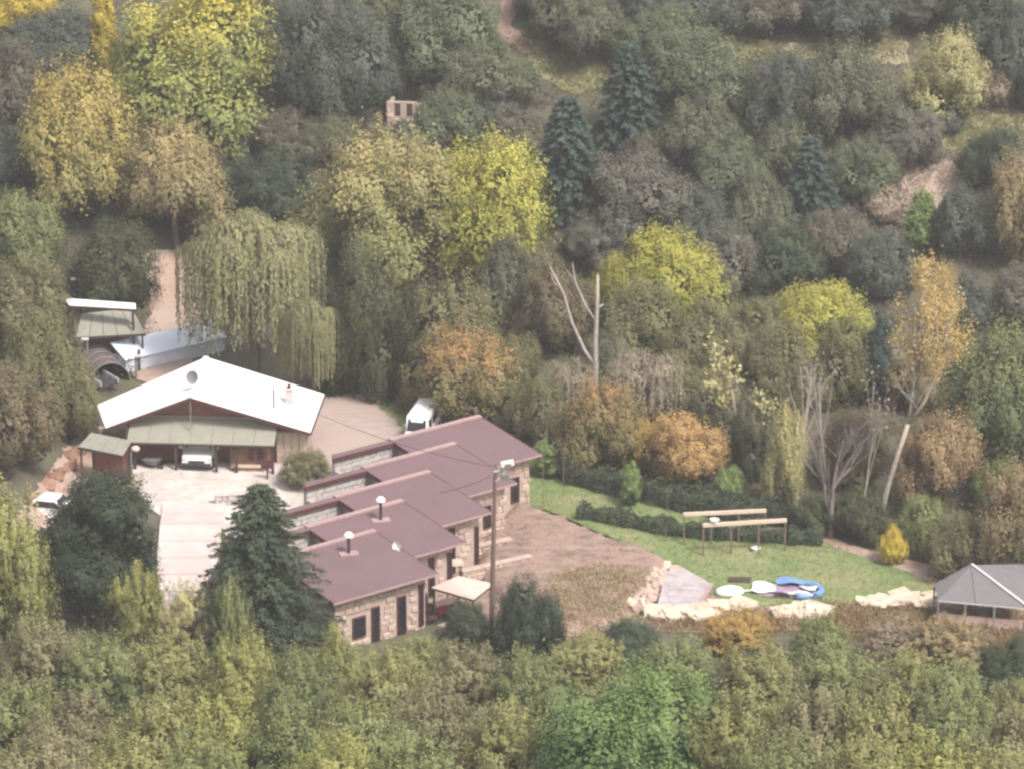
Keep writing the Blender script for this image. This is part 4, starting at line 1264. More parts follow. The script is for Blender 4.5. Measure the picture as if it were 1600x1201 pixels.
MB().hexa([(k0.x, k0.y + .5, -.6), (k1.x, k1.y + .5, -.6), (k1.x, k1.y + .6, -.6), (k0.x, k0.y + .6, -.6), (k0.x, k0.y + .5, .75), (k1.x, k1.y + .5, .75), (k1.x, k1.y + .6, .75), (k0.x, k0.y + .6, .75)]).build('low_wall', CREAM, net)
kn = empty('kennel', G(1545, 962), R(10), 'small grey kennel with a dark opening under the netting roof', 'kennel')
MB().span(-.7, .7, -.5, .5, 0, .8).build('wall', GREYMETAL, kn)
MB().slab([(-.85, -.65, .95), (.85, -.65, .95), (.85, 0, 1.2), (-.85, 0, 1.2)], .06).build('roof', PALEMETAL, kn)
MB().slab([(-.85, 0.01, 1.2), (.85, 0.01, 1.2), (.85, .65, .95), (-.85, .65, .95)], .06).build('roof', PALEMETAL, kn)
MB().span(-.25, .25, -.52, -.502, .05, .6).build('opening', DARKWOOD, kn)

# ruined stone hut among the hill trees
g = G(628, 205)
ru = empty('ruined_hut', g, R(-8), 'small roofless pinkish stone hut among the trees of the upper slope', 'ruin')
rh = 2.35
wall = MB().span(-1.2, 1.2, 0, .3, -.6, rh).build('front_wall', MORTAR, ru)
for a_, b_ in ((-.55, -.1), (.4, .85)):
    MB().span(a_, b_, -.02, -.003, 1.25, 2.25).build('window_opening', DARKWOOD, ru)
lay_stones(wall, -1.2, 1.2, 0, rh, 0, STONES, .5, .34, 95, [(-.6, -.05, 1.2, 2.3), (.35, .9, 1.2, 2.3)])
MB().span(-1.2, -.92, .302, 2.4, -.6, 2.1).build('side_wall', MORTAR, ru)
MB().span(.92, 1.2, .302, 2.4, -.6, 1.7).build('side_wall', MORTAR, ru)

# ------------------------------------------------------------------ trees
PAL = {   # leaf colour, second leaf colour
    'gg': ((.118, .130, .080), (.178, .188, .108)), 'g2': ((.115, .138, .078), (.170, .188, .105)),
    'gb': ((.088, .104, .082), (.132, .148, .110)), 'dg': ((.060, .080, .050), (.095, .115, .066)),
    'br': ((.130, .122, .088), (.175, .162, .112)), 'ol': ((.165, .155, .080), (.225, .210, .100)),
    'bg': ((.042, .066, .056), (.068, .094, .074)), 'fg': ((.038, .054, .034), (.070, .090, .050)),
    'yg': ((.31, .315, .07), (.46, .43, .09)), 'yp': ((.23, .255, .08), (.58, .47, .08)),
    'go': ((.30, .275, .10), (.50, .385, .12)), 'gt': ((.28, .25, .125), (.44, .335, .15)),
    'gm': ((.25, .25, .10), (.47, .365, .16)), 'ye': ((.52, .41, .07), (.64, .48, .08)),
    'py': ((.37, .35, .16), (.48, .43, .21)), 'lg': ((.18, .24, .09), (.25, .31, .11)),
    'or': ((.21, .18, .08), (.44, .26, .11)), 'oo': ((.40, .27, .12), (.56, .36, .15)),
    'ru': ((.28, .20, .11), (.38, .27, .14)), 'rg': ((.24, .205, .105), (.34, .25, .135)),
    'wi': ((.25, .25, .13), (.33, .315, .155)), 'wo': ((.195, .20, .080), (.31, .30, .12)),
    'wy': ((.22, .235, .085), (.355, .345, .11)), 'wg': ((.150, .185, .078), (.26, .28, .112)),
    'wb': ((.185, .175, .095), (.28, .255, .13)), 'am': ((.36, .245, .08), (.47, .32, .10)),
    'gr': ((.125, .150, .070), (.23, .245, .095)), 'pu': ((.135, .132, .105), (.18, .172, .130)),
    'tw': ((.27, .215, .155), (.34, .28, .19)), 'bo': ((.052, .072, .044), (.095, .115, .06)),
    'ap': ((.42, .31, .12), (.58, .42, .16)),
    'pf': ((.36, .31, .22), (.44, .385, .275)),
    'gv': ((.085, .155, .055), (.21, .275, .09)),
}
trng = random.Random(77)
TREES_AT = []

def put_tree(kind, bx, by, top, wpx, pal, label, autumn=.5, group='trees on the wooded slope', var=None, name=None, proto=None, cat='tree', bark=None, z=None, flip=True):
    crown_me, trunk_me, rx, ht = proto or PROTO[kind][var if var is not None else trng.randrange(len(PROTO[kind]))]
    if group == 'trees on the wooded slope' and kind == 'oak':
        by = top + (by - top) * .88
    if kind in ('oak', 'broad', 'layer', 'wild', 'pine'):
        top += .04 * wpx
    g = G(bx, by)
    s = px_per_m(g)
    Hm = (by - top) / (s * math.cos(PITCH) * 1.0)
    Wm = wpx / s
    if group == 'trees on the wooded slope' and kind in ('oak', 'conifer'):
        Wm *= 1.14
    nm = name or {'oak': 'oak_tree', 'broad': 'broadleaf_tree', 'layer': 'broadleaf_tree', 'wild': 'scrub_tree', 'shrub': 'shrub', 'column': 'slender_tree',
                  'conifer': 'conifer_tree', 'cedar': 'fir_tree', 'pine': 'pine_tree', 'willow': 'willow_tree'}.get(kind, 'tree')
    root = empty(nm, g, trng.uniform(0, 6.28), label, cat, group)
    sz = Hm / ht
    sx = Wm / (2 * rx) if rx else sz
    root.scale = (sx, sx, sz)
    c1, c2 = PAL[pal]
    if group == MID and pal in ('gg', 'g2', 'gb', 'br', 'dg'):      # the lower belt is olive rather than grey
        c1, c2 = [(q[0] * 1.2, q[1] * 1.06, q[2] * .85) for q in (c1, c2)]
    j = trng.uniform(.93, 1.07)
    t = link(bpy.data.objects.new('trunk', trunk_me), root)
    if crown_me:
        c = link(bpy.data.objects.new('crown', crown_me), root)
        c.color = (c1[0] * j, c1[1] * j, c1[2] * j, 1)
        c['tint2'] = [c2[0] * j, c2[1] * j, c2[2] * j]
        c['autumn'] = float(autumn)
        c['tint_bias'] = .02 if autumn > 1.05 else .38
    TREES_AT.append((g.x, g.y, Wm / 2))
    return root

UP_ = 'trees on the wooded slope'
MID = 'trees between the lawn and the slope'
NEAR = 'trees in front of the stone house'
T = [
 # ---- upper slope, left
 ('broad', 30, 55, -40, 130, 'ye', 'yellow treetop peeking into the top left corner', .3, UP_),
 ('oak', 75, 135, 12, 175, 'gb', 'dark round oak right below the yellow top left corner', .4, UP_),
 ('oak', 18, 215, 62, 120, 'br', 'brownish grey oak at the left edge above the golden trees', .4, UP_),
 ('column', 165, 135, -25, 44, 'ye', 'slim yellow poplar squeezed beside the big yellow green tree', .2, UP_),
 ('broad', 312, 245, -40, 295, 'yp', 'biggest yellow topped green tree high on the left slope', 1.5, UP_),
 ('oak', 20, 290, 195, 110, 'gb', 'grey green bush at the left edge beside the gold canopy', .4, UP_),
 ('layer', 128, 345, 100, 222, 'go', 'golden spreading tree with a bare trunk at the upper left', .8, UP_),
 ('layer', 278, 388, 190, 185, 'gt', 'smaller tan gold tree right of the golden spreading tree', .8, UP_),
 ('oak', 362, 318, 220, 90, 'gb', 'grey shrubby oak touching the tan gold tree on its right', .4, UP_),
 ('oak', 430, 355, 232, 135, 'dg', 'dark green oak above the willow', .4, UP_),
 ('oak', 440, 250, 172, 110, 'br', 'low brownish scrub oak right of the big yellow topped tree', .4, UP_),
 ('oak', 510, 256, 180, 95, 'gg', 'small grey green oak above the tan orange crown', .4, UP_),
 ('oak', 475, 185, 0, 135, 'gb', 'tall bluish grey oak against the big yellow topped tree', .3, UP_),
 ('oak', 425, 80, -40, 110, 'br', 'brown grey oak cut by the top edge behind the big yellow tree', .3, UP_),
 ('oak', 545, 205, 10, 150, 'gb', 'bluish grey oak left of the ruined hut', .3, UP_),
 ('oak', 500, 60, -45, 140, 'pu', 'purplish grey oak at the top edge left of centre', .3, UP_),
 ('oak', 590, 70, -40, 130, 'gg', 'grey oak at the top edge above the ruined hut', .3, UP_),
 ('oak', 590, 165, 70, 95, 'gb', 'small dark oak just above the ruined hut', .3, UP_),
 ('oak', 700, 140, -30, 175, 'g2', 'large grey green oak left of the hill path', .4, UP_),
 ('oak', 745, 180, 68, 170, 'gg', 'wide oak below the hill path bend', .4, UP_),
 ('oak', 705, 238, 142, 115, 'g2', 'round green oak immediately right of the ruined hut', .4, UP_),
 ('shrub', 598, 250, 205, 80, 'br', 'brown shrub below the ruined hut', .4, UP_),
 ('shrub', 655, 262, 215, 80, 'gg', 'grey green shrub between the ruined hut and the bright yellow green tree', .4, UP_),
 ('oak', 800, 268, 165, 110, 'br', 'brownish oak left of the lower blue green conifer', .4, UP_),
 ('oak', 770, 230, 150, 90, 'gb', 'grey oak below the wide oak at the path bend', .4, UP_),
 ('oak', 185, 350, 292, 130, 'dg', 'dark bush in the shade behind the golden trunk', .4, UP_),
 ('oak', 330, 392, 322, 90, 'dg', 'dark bush between the tan gold tree and the willow', .4, UP_),
 ('shrub', 634, 236, 188, 58, 'gb', 'dark bush hiding the foot of the ruined hut', .4, UP_),
 # ---- upper slope, middle
 ('oak', 845, 45, -50, 90, 'gb', 'dark oak at the top edge right beside the hill path', .3, UP_),
 ('oak', 905, 102, -25, 140, 'gg', 'grey round oak standing in the hill meadow', .4, UP_),
 ('oak', 985, 40, -50, 120, 'gb', 'dark oak at the top edge above the meadow oak', .3, UP_),
 ('oak', 1032, 108, 5, 130, 'g2', 'round topped oak right of the hill meadow', .5, UP_),
 ('oak', 1095, 60, -50, 130, 'gb', 'dark oak along the top edge left of the upper grass strip', .3, UP_),
 ('oak', 1195, 52, -55, 150, 'br', 'brown grey oak along the top edge above the upper grass strip', .3, UP_),
 ('oak', 1320, 60, -45, 165, 'gb', 'broad dark oak along the top edge right of centre', .3, UP_),
 ('oak', 1440, 42, -55, 130, 'br', 'brown grey oak at the top edge above the pale yellow tree', .3, UP_),
 ('oak', 1540, 110, -35, 130, 'dg', 'dark green oak behind the pale yellow tree', .3, UP_),
 ('oak', 1600, 165, 10, 120, 'gb', 'dark tree cut by the right edge at the top', .3, UP_),
 ('oak', 1090, 185, 45, 165, 'g2', 'tall grey green oak right of the upper conifer', .4, UP_),
 ('conifer', 982, 235, 68, 122, 'bg', 'upper blue green conifer below the hill meadow', .3, UP_, 0),
 ('conifer', 886, 338, 150, 132, 'bg', 'lower blue green conifer above the bright yellow green tree', .3, UP_, 0),
 ('oak', 1010, 290, 205, 80, 'br', 'small brownish oak below the upper conifer', .4, UP_),
 ('oak', 990, 385, 242, 175, 'pu', 'wide grey purple oak right of the lower conifer', .4, UP_),
 ('oak', 1095, 280, 140, 125, 'gg', 'grey oak in the middle of the slope under the tall grey green oak', .4, UP_),
 ('oak', 1225, 225, 78, 130, 'gb', 'left shoulder of the grey oak clump under the upper grass strip', .4, UP_),
 ('oak', 1315, 235, 68, 160, 'gg', 'right and tallest oak of the clump under the upper grass strip', .4, UP_),
 ('oak', 1410, 268, 165, 130, 'pu', 'purplish oak left of the pale meadow at the right', .4, UP_),
 ('oak', 1140, 330, 210, 120, 'g2', 'rounded green oak left of the drooping blue conifer', .4, UP_),
 ('oak', 1230, 290, 185, 110, 'gg', 'grey oak directly above the drooping blue conifer', .4, UP_),
 ('oak', 1345, 320, 215, 120, 'g2', 'grey green oak right of the drooping blue conifer', .4, UP_),
 ('conifer', 1265, 352, 212, 110, 'bg', 'drooping blue conifer in the middle of the right slope', .4, UP_, 1),
 ('oak', 1190, 395, 270, 105, 'gg', 'grey oak left below the drooping blue conifer', .4, UP_),
 ('oak', 1090, 420, 300, 130, 'gb', 'dark grey oak above the orange tipped grey green tree', .4, UP_),
 ('oak', 1135, 465, 350, 110, 'pu', 'purple grey oak behind the yellow green tree top', .4, UP_),
 ('oak', 1230, 460, 350, 120, 'dg', 'dark oak behind the long yellow green crown', .4, UP_),
 ('oak', 1310, 440, 325, 130, 'br', 'brown grey oak above the dark narrow cypress', .4, UP_),
 ('oak', 1375, 470, 360, 110, 'gb', 'dark oak left of the golden poplar top', .4, UP_),
 ('broad', 1478, 195, 42, 140, 'py', 'pale yellow tree on the upper right slope', .5, UP_),
 ('oak', 1540, 165, 95, 80, 'tw', 'tan bush right of the pale yellow tree', .4, UP_),
 ('shrub', 1480, 195, 150, 80, 'gb', 'dark bush at the foot of the pale yellow tree', .4, UP_),
 ('column', 1437, 402, 300, 52, 'lg', 'slender light green tree beside the red earth patch', .5, UP_),
 ('oak', 1555, 300, 195, 115, 'dg', 'dark green oak above the olive tree at the right edge', .4, UP_),
 ('oak', 1500, 420, 285, 105, 'gb', 'dark oak right of the slender light green tree', .4, UP_),
 ('broad', 1590, 420, 235, 120, 'rg', 'olive and russet tree at the right edge halfway up', .9, UP_),
 ('oak', 1590, 525, 415, 110, 'pu', 'grey purple oak at the right edge above the green and yellow crown', .4, UP_),
 ('oak', 1510, 530, 430, 100, 'gb', 'shadowy dark oak behind the golden poplar', .4, UP_),
 ('shrub', 1380, 345, 290, 80, 'tw', 'tan scrub on the left of the red earth patch', .4, UP_),
 ('oak', 925, 425, 345, 100, 'pu', 'grey purple scrub oak above the leafless pale tree', .4, UP_),
 # ---- middle belt
 ('layer', 602, 455, 205, 285, 'gm', 'large tan orange crown left of the bright yellow green tree', 1.1, MID),
 ('broad', 765, 450, 208, 215, 'yg', 'bright yellow green tree in the middle of the picture', .9, MID),
 ('oak', 572, 618, 378, 150, 'dg', 'dark green oak with a visible dark trunk beside the gravel yard', .5, MID),
 ('oak', 545, 470, 400, 90, 'gg', 'small grey oak between the willow and the tan orange crown', .5, MID),
 ('oak', 700, 625, 425, 195, 'gg', 'wide grey green oak behind the white van', .5, MID),
 ('oak', 640, 615, 450, 110, 'dg', 'dark oak between the trunked oak and the orange tipped bush', .5, MID),
 ('oak', 800, 520, 370, 130, 'gb', 'grey oak below the bright yellow green tree', .5, MID),
 ('oak', 865, 550, 400, 130, 'br', 'brown grey oak behind the leafless pale tree', .5, MID),
 ('oak', 800, 630, 520, 110, 'gg', 'grey bush left of the drooping tan branches', .5, MID),
 ('broad', 728, 668, 512, 175, 'or', 'orange tipped olive bush behind the white van', 1.6, MID),
 ('oak', 180, 478, 345, 150, 'dg', 'dark oak behind the green roofed shed', .5, MID),
 ('willow', 398, 592, 326, 235, 'wi', 'weeping willow behind the white roofed house', .8, MID),
 ('broad', 1035, 515, 355, 200, 'yg', 'yellow green tree left of the long yellow green crown', .9, MID),
 ('oak', 965, 500, 395, 90, 'yg', 'small yellow green crown beside the leafless pale trunk', .8, MID),
 ('oak', 1005, 575, 435, 160, 'g2', 'grey green rounded tree behind the drooping tan branches', .6, MID),
 ('oak', 1105, 600, 470, 150, 'ol', 'olive tree below the yellow green tree', .6, MID),
 ('oak', 1175, 570, 460, 120, 'g2', 'grey olive tree left of the tall twin pale trunks', .6, MID),
 ('broad', 1275, 552, 440, 180, 'yg', 'long yellow green crown left of the golden poplar', .8, MID),
 ('oak', 1215, 640, 500, 120, 'gg', 'grey green tree behind the tall twin pale trunks', .6, MID),
 ('oak', 1320, 630, 495, 130, 'g2', 'grey green tree just left of the dark narrow cypress', .6, MID),
 ('column', 1373, 640, 490, 48, 'bg', 'dark narrow cypress left of the golden poplar', .4, MID),
 ('oak', 1060, 665, 550, 140, 'gg', 'grey green bush behind the right orange bush', .6, MID),
 ('oak', 1120, 700, 590, 120, 'gb', 'dark bush between the right orange bush and the dry yellow tree', .6, MID),
 ('oak', 940, 610, 520, 110, 'gb', 'dark bush at the foot of the leafless pale tree', .6, MID),
 ('oak', 850, 690, 590, 110, 'ol', 'olive bush right of the topmost plum roof', .6, MID),
 ('oak', 800, 672, 600, 90, 'ol', 'low olive bush behind the topmost plum roof corner', .6, MID),
 ('broad', 935, 735, 592, 150, 'or', 'left orange topped bush beside the lawn hedge', 1.3, MID),
 ('broad', 1072, 755, 640, 130, 'oo', 'right and brightest orange bush beside the lawn hedge', .8, MID),
 ('broad', 1000, 738, 650, 90, 'am', 'amber bush wedged between the two orange bushes', .8, MID),
 ('broad', 1225, 795, 628, 75, 'py', 'pale yellow bush at the foot of the tall twin pale trunks', .7, MID),
 ('oak', 1175, 745, 610, 90, 'gb', 'dark bush behind the dry yellow tree', .6, MID),
 ('oak', 1330, 760, 640, 130, 'br', 'brownish thicket right behind the grey leafless tree', .6, MID),
 ('broad', 1550, 765, 500, 200, 'gr', 'big green tree with a yellowing top at the right edge', 1.3, MID),
 ('oak', 1430, 640, 545, 110, 'rg', 'olive russet bush behind the golden poplar trunk', .6, MID),
 ('layer', 1462, 806, 640, 150, 'ru', 'rust brown tree right of the leaning pale trunk', .8, MID),
 ('broad', 1560, 800, 715, 90, 'lg', 'light green bush between the rust tree and the right edge', .7, MID),
 ('layer', 1590, 912, 715, 150, 'rg', 'russet olive tree over the grey netting roof', .9, MID),
 ('oak', 1500, 900, 800, 120, 'ol', 'olive bush behind the grey netting roof', .6, MID),
 ('oak', 1340, 838, 760, 110, 'dg', 'dark bush under the grey leafless tree', .6, MID),
 ('oak', 1268, 832, 770, 80, 'dg', 'dark bush left of the grey leafless tree', .6, MID),
 ('oak', 1440, 862, 770, 95, 'wg', 'grey green bush behind the small bright yellow bush', .6, MID),
 ('broad', 1394, 880, 820, 50, 'ye', 'small bright yellow bush at the far lawn edge', .4, MID),
 ('column', 852, 745, 690, 44, 'lg', 'young light green tree right of the topmost plum roof', .6, MID),
 ('column', 985, 790, 722, 32, 'lg', 'slim young tree standing in front of the lawn hedge', .6, MID),
 ('oak', 1140, 775, 728, 60, 'lg', 'light green bush at the right end of the orange bushes', .6, MID),
 ('broad', 480, 758, 698, 88, 'ol', 'olive bush left of the upper plum roofs', .7, MID),
 ('shrub', 1043, 790, 762, 20, 'or', 'tiny orange sapling before the lawn hedge', 1.0, MID),
 # ---- left edge
 ('broad', 35, 450, 300, 150, 'wg', 'yellowish green tree at the left edge above the big grey olive trees', 1.0, MID),
 ('oak', 45, 560, 400, 165, 'ol', 'big grey olive tree left of the green roofed shed', .6, MID),
 ('oak', 70, 660, 490, 150, 'g2', 'grey green tree below the big grey olive tree at the left', .6, MID),
 ('oak', 15, 735, 560, 170, 'br', 'brownish olive tree at the left edge above the dirt bank', .6, MID),
 ('oak', 104, 690, 525, 112, 'ol', 'olive tree touching the left tip of the white roof', .6, MID),
 # ---- in front of the house
 ('pine', 160, 960, 728, 190, 'fg', 'round dark pine left of the driveway', .5, NEAR),
 ('cedar', 412, 1040, 748, 275, 'fg', 'dark fir overlapping the left end of the plum roofs', .5, NEAR),
 ('oak', 822, 1030, 898, 125, 'fg', 'dark round olive tree right of the utility pole', .6, NEAR),
 ('oak', 728, 1010, 938, 90, 'dg', 'low dark bush left of the utility pole', .6, NEAR),
 ('oak', 988, 1030, 968, 120, 'dg', 'dark low bush under the bare soil bank', .6, NEAR),
 ('wild', 15, 1010, 752, 150, 'wy', 'bright yellow green tree at the left edge in front', .9, NEAR),
 ('wild', 1150, 1020, 948, 120, 'am', 'amber bush below the cream stone heaps', .8, NEAR),
 ('wild', 220, 1010, 880, 110, 'wy', 'yellow green sapling between the round pine and the driveway', .9, NEAR),
 ('wild', 300, 1040, 905, 110, 'py', 'pale leaved bush at the foot of the driveway', .9, NEAR),
 ('wild', 365, 1060, 900, 70, 'wg', 'thin light green sapling left of the dark fir', .9, NEAR),
 ('wild', 522, 1095, 972, 80, 'wy', 'yellow green bush under the lowest stone facade', .9, NEAR),
 ('wild', 655, 1080, 992, 120, 'wo', 'olive bush in front of the terrace furniture', .8, NEAR),
 ('wild', 1480, 1040, 965, 150, 'rg', 'dry russet bush below the grey netting roof', .8, NEAR),
 ('wild', 1395, 1030, 965, 110, 'tw', 'dry tan bush left of the netting roof yard', .8, NEAR),
 ('oak', 1580, 1085, 990, 120, 'bo', 'dark bush at the right edge below the netting roof', .5, NEAR),
 ('wild', 1280, 1035, 955, 100, 'wg', 'grey green bush below the blue paddling pool', .8, NEAR),
 ('broad', 990, 1270, 1032, 310, 'gv', 'vivid green tree at the bottom middle', .9, NEAR),
 ('wild', 60, 1110, 955, 140, 'wb', 'brownish green bush below the yellow green left edge tree', .8, NEAR),
 ('wild', 150, 1120, 985, 150, 'wg', 'green bush below the round dark pine', .9, NEAR),
 ('wild', 270, 1130, 985, 150, 'wo', 'olive thicket at the bottom of the driveway', .8, NEAR),
 ('wild', 380, 1130, 985, 140, 'wy', 'yellow green thicket right below the dark fir', .8, NEAR),
 ('wild', 470, 1150, 1010, 140, 'wg', 'green thicket between the dark fir and the lowest facade', .8, NEAR),
 ('wild', 600, 1150, 1010, 160, 'wo', 'olive thicket below the lowest stone facade', .8, NEAR),
 ('wild', 720, 1130, 1000, 140, 'wb', 'brown thicket below the utility pole', .8, NEAR),
 ('wild', 820, 1140, 1010, 140, 'wg', 'grey green thicket below the dark round olive', .8, NEAR),
 ('wild', 910, 1090, 985, 150, 'wo', 'olive grey scrub below the bare soil bank', .8, NEAR),
 ('wild', 1060, 1120, 990, 140, 'wg', 'green scrub right above the vivid green tree', .8, NEAR),
 ('wild', 1180, 1140, 1000, 160, 'wo', 'olive scrub below the amber bush', .8, NEAR),
 ('wild', 1300, 1140, 1000, 160, 'wg', 'green scrub at the bottom right below the pool', .8, NEAR),
 ('wild', 1410, 1140, 1015, 150, 'wo', 'yellowish olive scrub below the dry tan bush', .9, NEAR),
 ('wild', 1500, 1160, 1035, 150, 'wg', 'grey green scrub below the dry russet bush', .8, NEAR),
 ('wild', 1590, 1170, 1060, 120, 'wo', 'olive scrub at the right edge near the bottom', .8, NEAR),
 # ---- nearest row
 ('wild', 20, 1230, 1050, 170, 'wg', 'nearest green scrub in the bottom left corner', .9, NEAR),
 ('wild', 120, 1260, 1075, 180, 'wb', 'brown green scrub along the bottom edge near the left corner', .8, NEAR),
 ('wild', 240, 1260, 1075, 180, 'wo', 'olive scrub along the bottom edge below the driveway', .8, NEAR),
 ('wild', 350, 1250, 1060, 170, 'wy', 'yellow green scrub along the bottom edge below the dark fir', .9, NEAR),
 ('wild', 455, 1270, 1080, 180, 'wg', 'green scrub along the bottom edge left of centre', .8, NEAR),
 ('wild', 570, 1260, 1080, 180, 'wg', 'grey green scrub along the bottom edge below the lowest facade', .9, NEAR),
 ('wild', 680, 1250, 1060, 180, 'wb', 'brownish scrub along the bottom edge below the utility pole', .8, NEAR),
 ('wild', 790, 1270, 1085, 170, 'wo', 'olive scrub on the left of the vivid green tree', .8, NEAR),
 ('wild', 1150, 1270, 1070, 180, 'wo', 'olive scrub on the right of the vivid green tree', .8, NEAR),
 ('wild', 1260, 1260, 1065, 180, 'wb', 'brown olive scrub along the bottom edge right of centre', .8, NEAR),
 ('wild', 1370, 1270, 1070, 180, 'wo', 'yellow olive scrub along the bottom edge toward the right', .9, NEAR),
 ('wild', 1480, 1260, 1075, 180, 'wg', 'green scrub along the bottom edge near the right corner', .8, NEAR),
 ('wild', 1590, 1280, 1100, 180, 'wb', 'brown green scrub in the bottom right corner', .8, NEAR),
 ('wild', 60, 1330, 1130, 200, 'wb', 'lowest brown scrub under the bottom left corner bush', .8, NEAR),
 ('wild', 190, 1330, 1140, 190, 'wo', 'lowest olive scrub left of the bottom middle', .8, NEAR),
 ('wild', 310, 1330, 1135, 190, 'wg', 'lowest green scrub under the yellow green bottom bush', .8, NEAR),
 ('wild', 520, 1340, 1140, 200, 'wy', 'lowest yellow green scrub left of the bottom centre', .8, NEAR),
 ('wild', 650, 1340, 1140, 200, 'wg', 'lowest grey green scrub at the bottom centre', .8, NEAR),
 ('wild', 1220, 1340, 1140, 200, 'wg', 'lowest green scrub right of the vivid green tree', .8, NEAR),
 ('wild', 1330, 1340, 1140, 200, 'wo', 'lowest olive scrub toward the bottom right', .8, NEAR),
 ('wild', 1450, 1340, 1140, 200, 'wy', 'lowest yellow green scrub near the bottom right corner', .8, NEAR),
 ('wild', 1570, 1350, 1160, 200, 'wo', 'lowest olive scrub under the bottom right corner bush', .8, NEAR),
]
for t in T:
    put_tree(*t[:7], autumn=t[7], group=t[8], var=(t[9] if len(t) > 9 else None), cat='shrub' if t[0] == 'shrub' else 'tree')
# the willow's lower right skirt
put_tree('willow', 490, 626, 462, 105, 'wi', 'lower drooping willow at the right of the weeping willow', .8, MID)

# bare and half bare trees
BR = {
    'poplar': branchy(201, 10, .42, 4, .17, (.08, 0), (3, 3), 24, .10, .55, up=.5, kids_lo=.42, cl=.38),
    'twin': branchy(204, 10, .45, 3, .17, (.03, 0), (2, 3), 1, .16, .6, up=.5, kids_lo=.5),
    'grey': branchy(209, 8, .75, 4, .15, (0, 0), (3, 4), 0, up=.25, bark=M('grey_bark', (.27, .22, .21), (.20, .165, .16), 4)),
    'thin': branchy(219, 8, .35, 3, .09, (.03, 0), (2, 3), 1, .17, .6, up=.5, kids_lo=.55),
    'dry': branchy(224, 7, .6, 4, .13, (-.15, .0), (2, 3), 3, .22, .3, up=.2),
}
dt = MB()
dt.tube([(0, 0, -.3), (.08, 0, 2), (.05, 0, 4), (.14, 0, 6.2), (.16, 0, 8.0)], [.19, .165, .14, .115, .08], 8)
dt.tube([(.06, 0, 2.6), (-.55, .1, 3.5), (-1.3, .2, 5.2), (-1.75, .1, 6.9), (-2.5, 0, 8.5)], [.12, .11, .10, .08, .03], 6)
dt.tube([(.1, 0, 5.2), (-.5, -.1, 6.2), (-1.1, 0, 7.6), (-1.25, .1, 8.7)], [.09, .075, .05, .02], 6)
dt.tube([(.12, 0, 6.0), (.5, .1, 6.25)], [.07, .04], 5)
dt.tube([(-1.75, .1, 6.9), (-2.3, .3, 7.5), (-2.45, .5, 8.0)], [.04, .03, .015], 4)
dt.tube([(-1.1, 0, 7.6), (-1.6, .2, 8.3)], [.03, .012], 4)
# the tall poplar: leaning trunk, one fork, a thin golden crown heavier on the right
rp = np.random.default_rng(301)
pt = MB()
pt.tube([(0, 0, -.4), (.22, 0, 1.0), (.6, 0, 2.4), (1.0, 0, 3.7)], [.125, .11, .10, .085], 8)
pt.tube([(1.0, 0, 3.7), (1.15, .05, 5.0), (1.3, 0, 7.0), (1.42, 0, 9.8)], [.075, .06, .045, .015], 6)
pt.tube([(1.0, 0, 3.7), (1.6, -.1, 4.6), (2.1, 0, 5.8), (2.4, .1, 7.2)], [.065, .055, .04, .015], 6)
cents = []
for i in range(150):
    v = unit(rp.normal(size=3)) * rp.uniform(.35, 1) ** .5
    q = np.array([1.75, 0, 7.3]) + v * np.array([1.55, 1.2, 1.75])
    if i > 128: q = np.array([1.42, 0, 9.4]) + v * np.array([.42, .4, .75])
    if q[0] < 1.2 and rp.uniform() < .45: continue
    cents.append(q)
    if i % 3 == 0:
        s0 = np.array([1.3, 0, 5.2 + 2.2 * rp.uniform()]) if q[0] < 1.9 else np.array([2.1, 0, 5.6 + rp.uniform()])
        pt.tube([s0, s0 * .4 + q * .6 - np.array([0, 0, .15]), q], [.035, .022, .008], 4)
for i in range(22):
    s0 = np.array([1.1 + .3 * rp.uniform(), 0, 4.0 + 3 * rp.uniform()])
    q = s0 + np.array([rp.uniform(-.9, 1.2), rp.uniform(-.7, .7), rp.uniform(.8, 1.9)])
    pt.tube([s0, (s0 + q) / 2 + rp.normal(size=3) * .08, q], [.03, .018, .006], 4)
cents = np.array(cents)
nl_ = 46
pc_ = np.repeat(cents, nl_, 0) + rp.normal(size=(len(cents) * nl_, 3)) * .19
PQ = quads_mesh('leaf_crown', leaf_quads(pc_, rp.normal(size=pc_.shape) * .8 + np.array([0, 0, .5]), .085, .75, rp), LEAF,
                {'clump': np.repeat(rp.uniform(size=len(cents)), nl_), 'hgt': np.clip((pc_[:, 2] - 5) / 5, 0, 1)})
BR['tall'] = (PQ, pt.mesh('tree_trunk', PALEBARK, True), None, 10.0)
BR['dead'] = (None, dt.mesh('tree_trunk', PALEBARK, True), None, 8.0)
def bare(kind, bx, by, top, pal, label, autumn=.5, rz=0, wf=1.0):
    p = BR[kind]
    r = put_tree('bare', bx, by, top, 100, pal, label, autumn, MID, proto=p, name={'dead': 'dead_tree', 'poplar': 'poplar_tree', 'tall': 'poplar_tree'}.get(kind, 'bare_tree'))
    r.rotation_euler.z = rz
    r.scale = (r.scale[2] * wf, r.scale[2] * wf, r.scale[2])
    return r
bare('tall', 1374, 812, 405, 'ap', 'tall golden topped poplar with a leaning pale trunk', .6, 0, .92)
bare('poplar', 1488, 610, 430, 'ap', 'golden leaved poplar crown right behind the tall golden poplar', .6, 2.0, .7)
bare('twin', 1243, 795, 500, 'tw', 'tall leafless tree with twin pale trunks at the lawn end', .5, .5, .7)
bare('twin', 1290, 770, 520, 'tw', 'second pale leafless trunk just right of the twin trunks', .5, 2.6, .6)
bare('grey', 1297, 840, 598, 'tw', 'grey leafless tree with a broad twiggy head at the lawn end', .5, 1.0, 1.0)
bare('thin', 1346, 838, 590, 'tw', 'thin straight pale trunk left of the leaning golden poplar', .5, .0, .7)
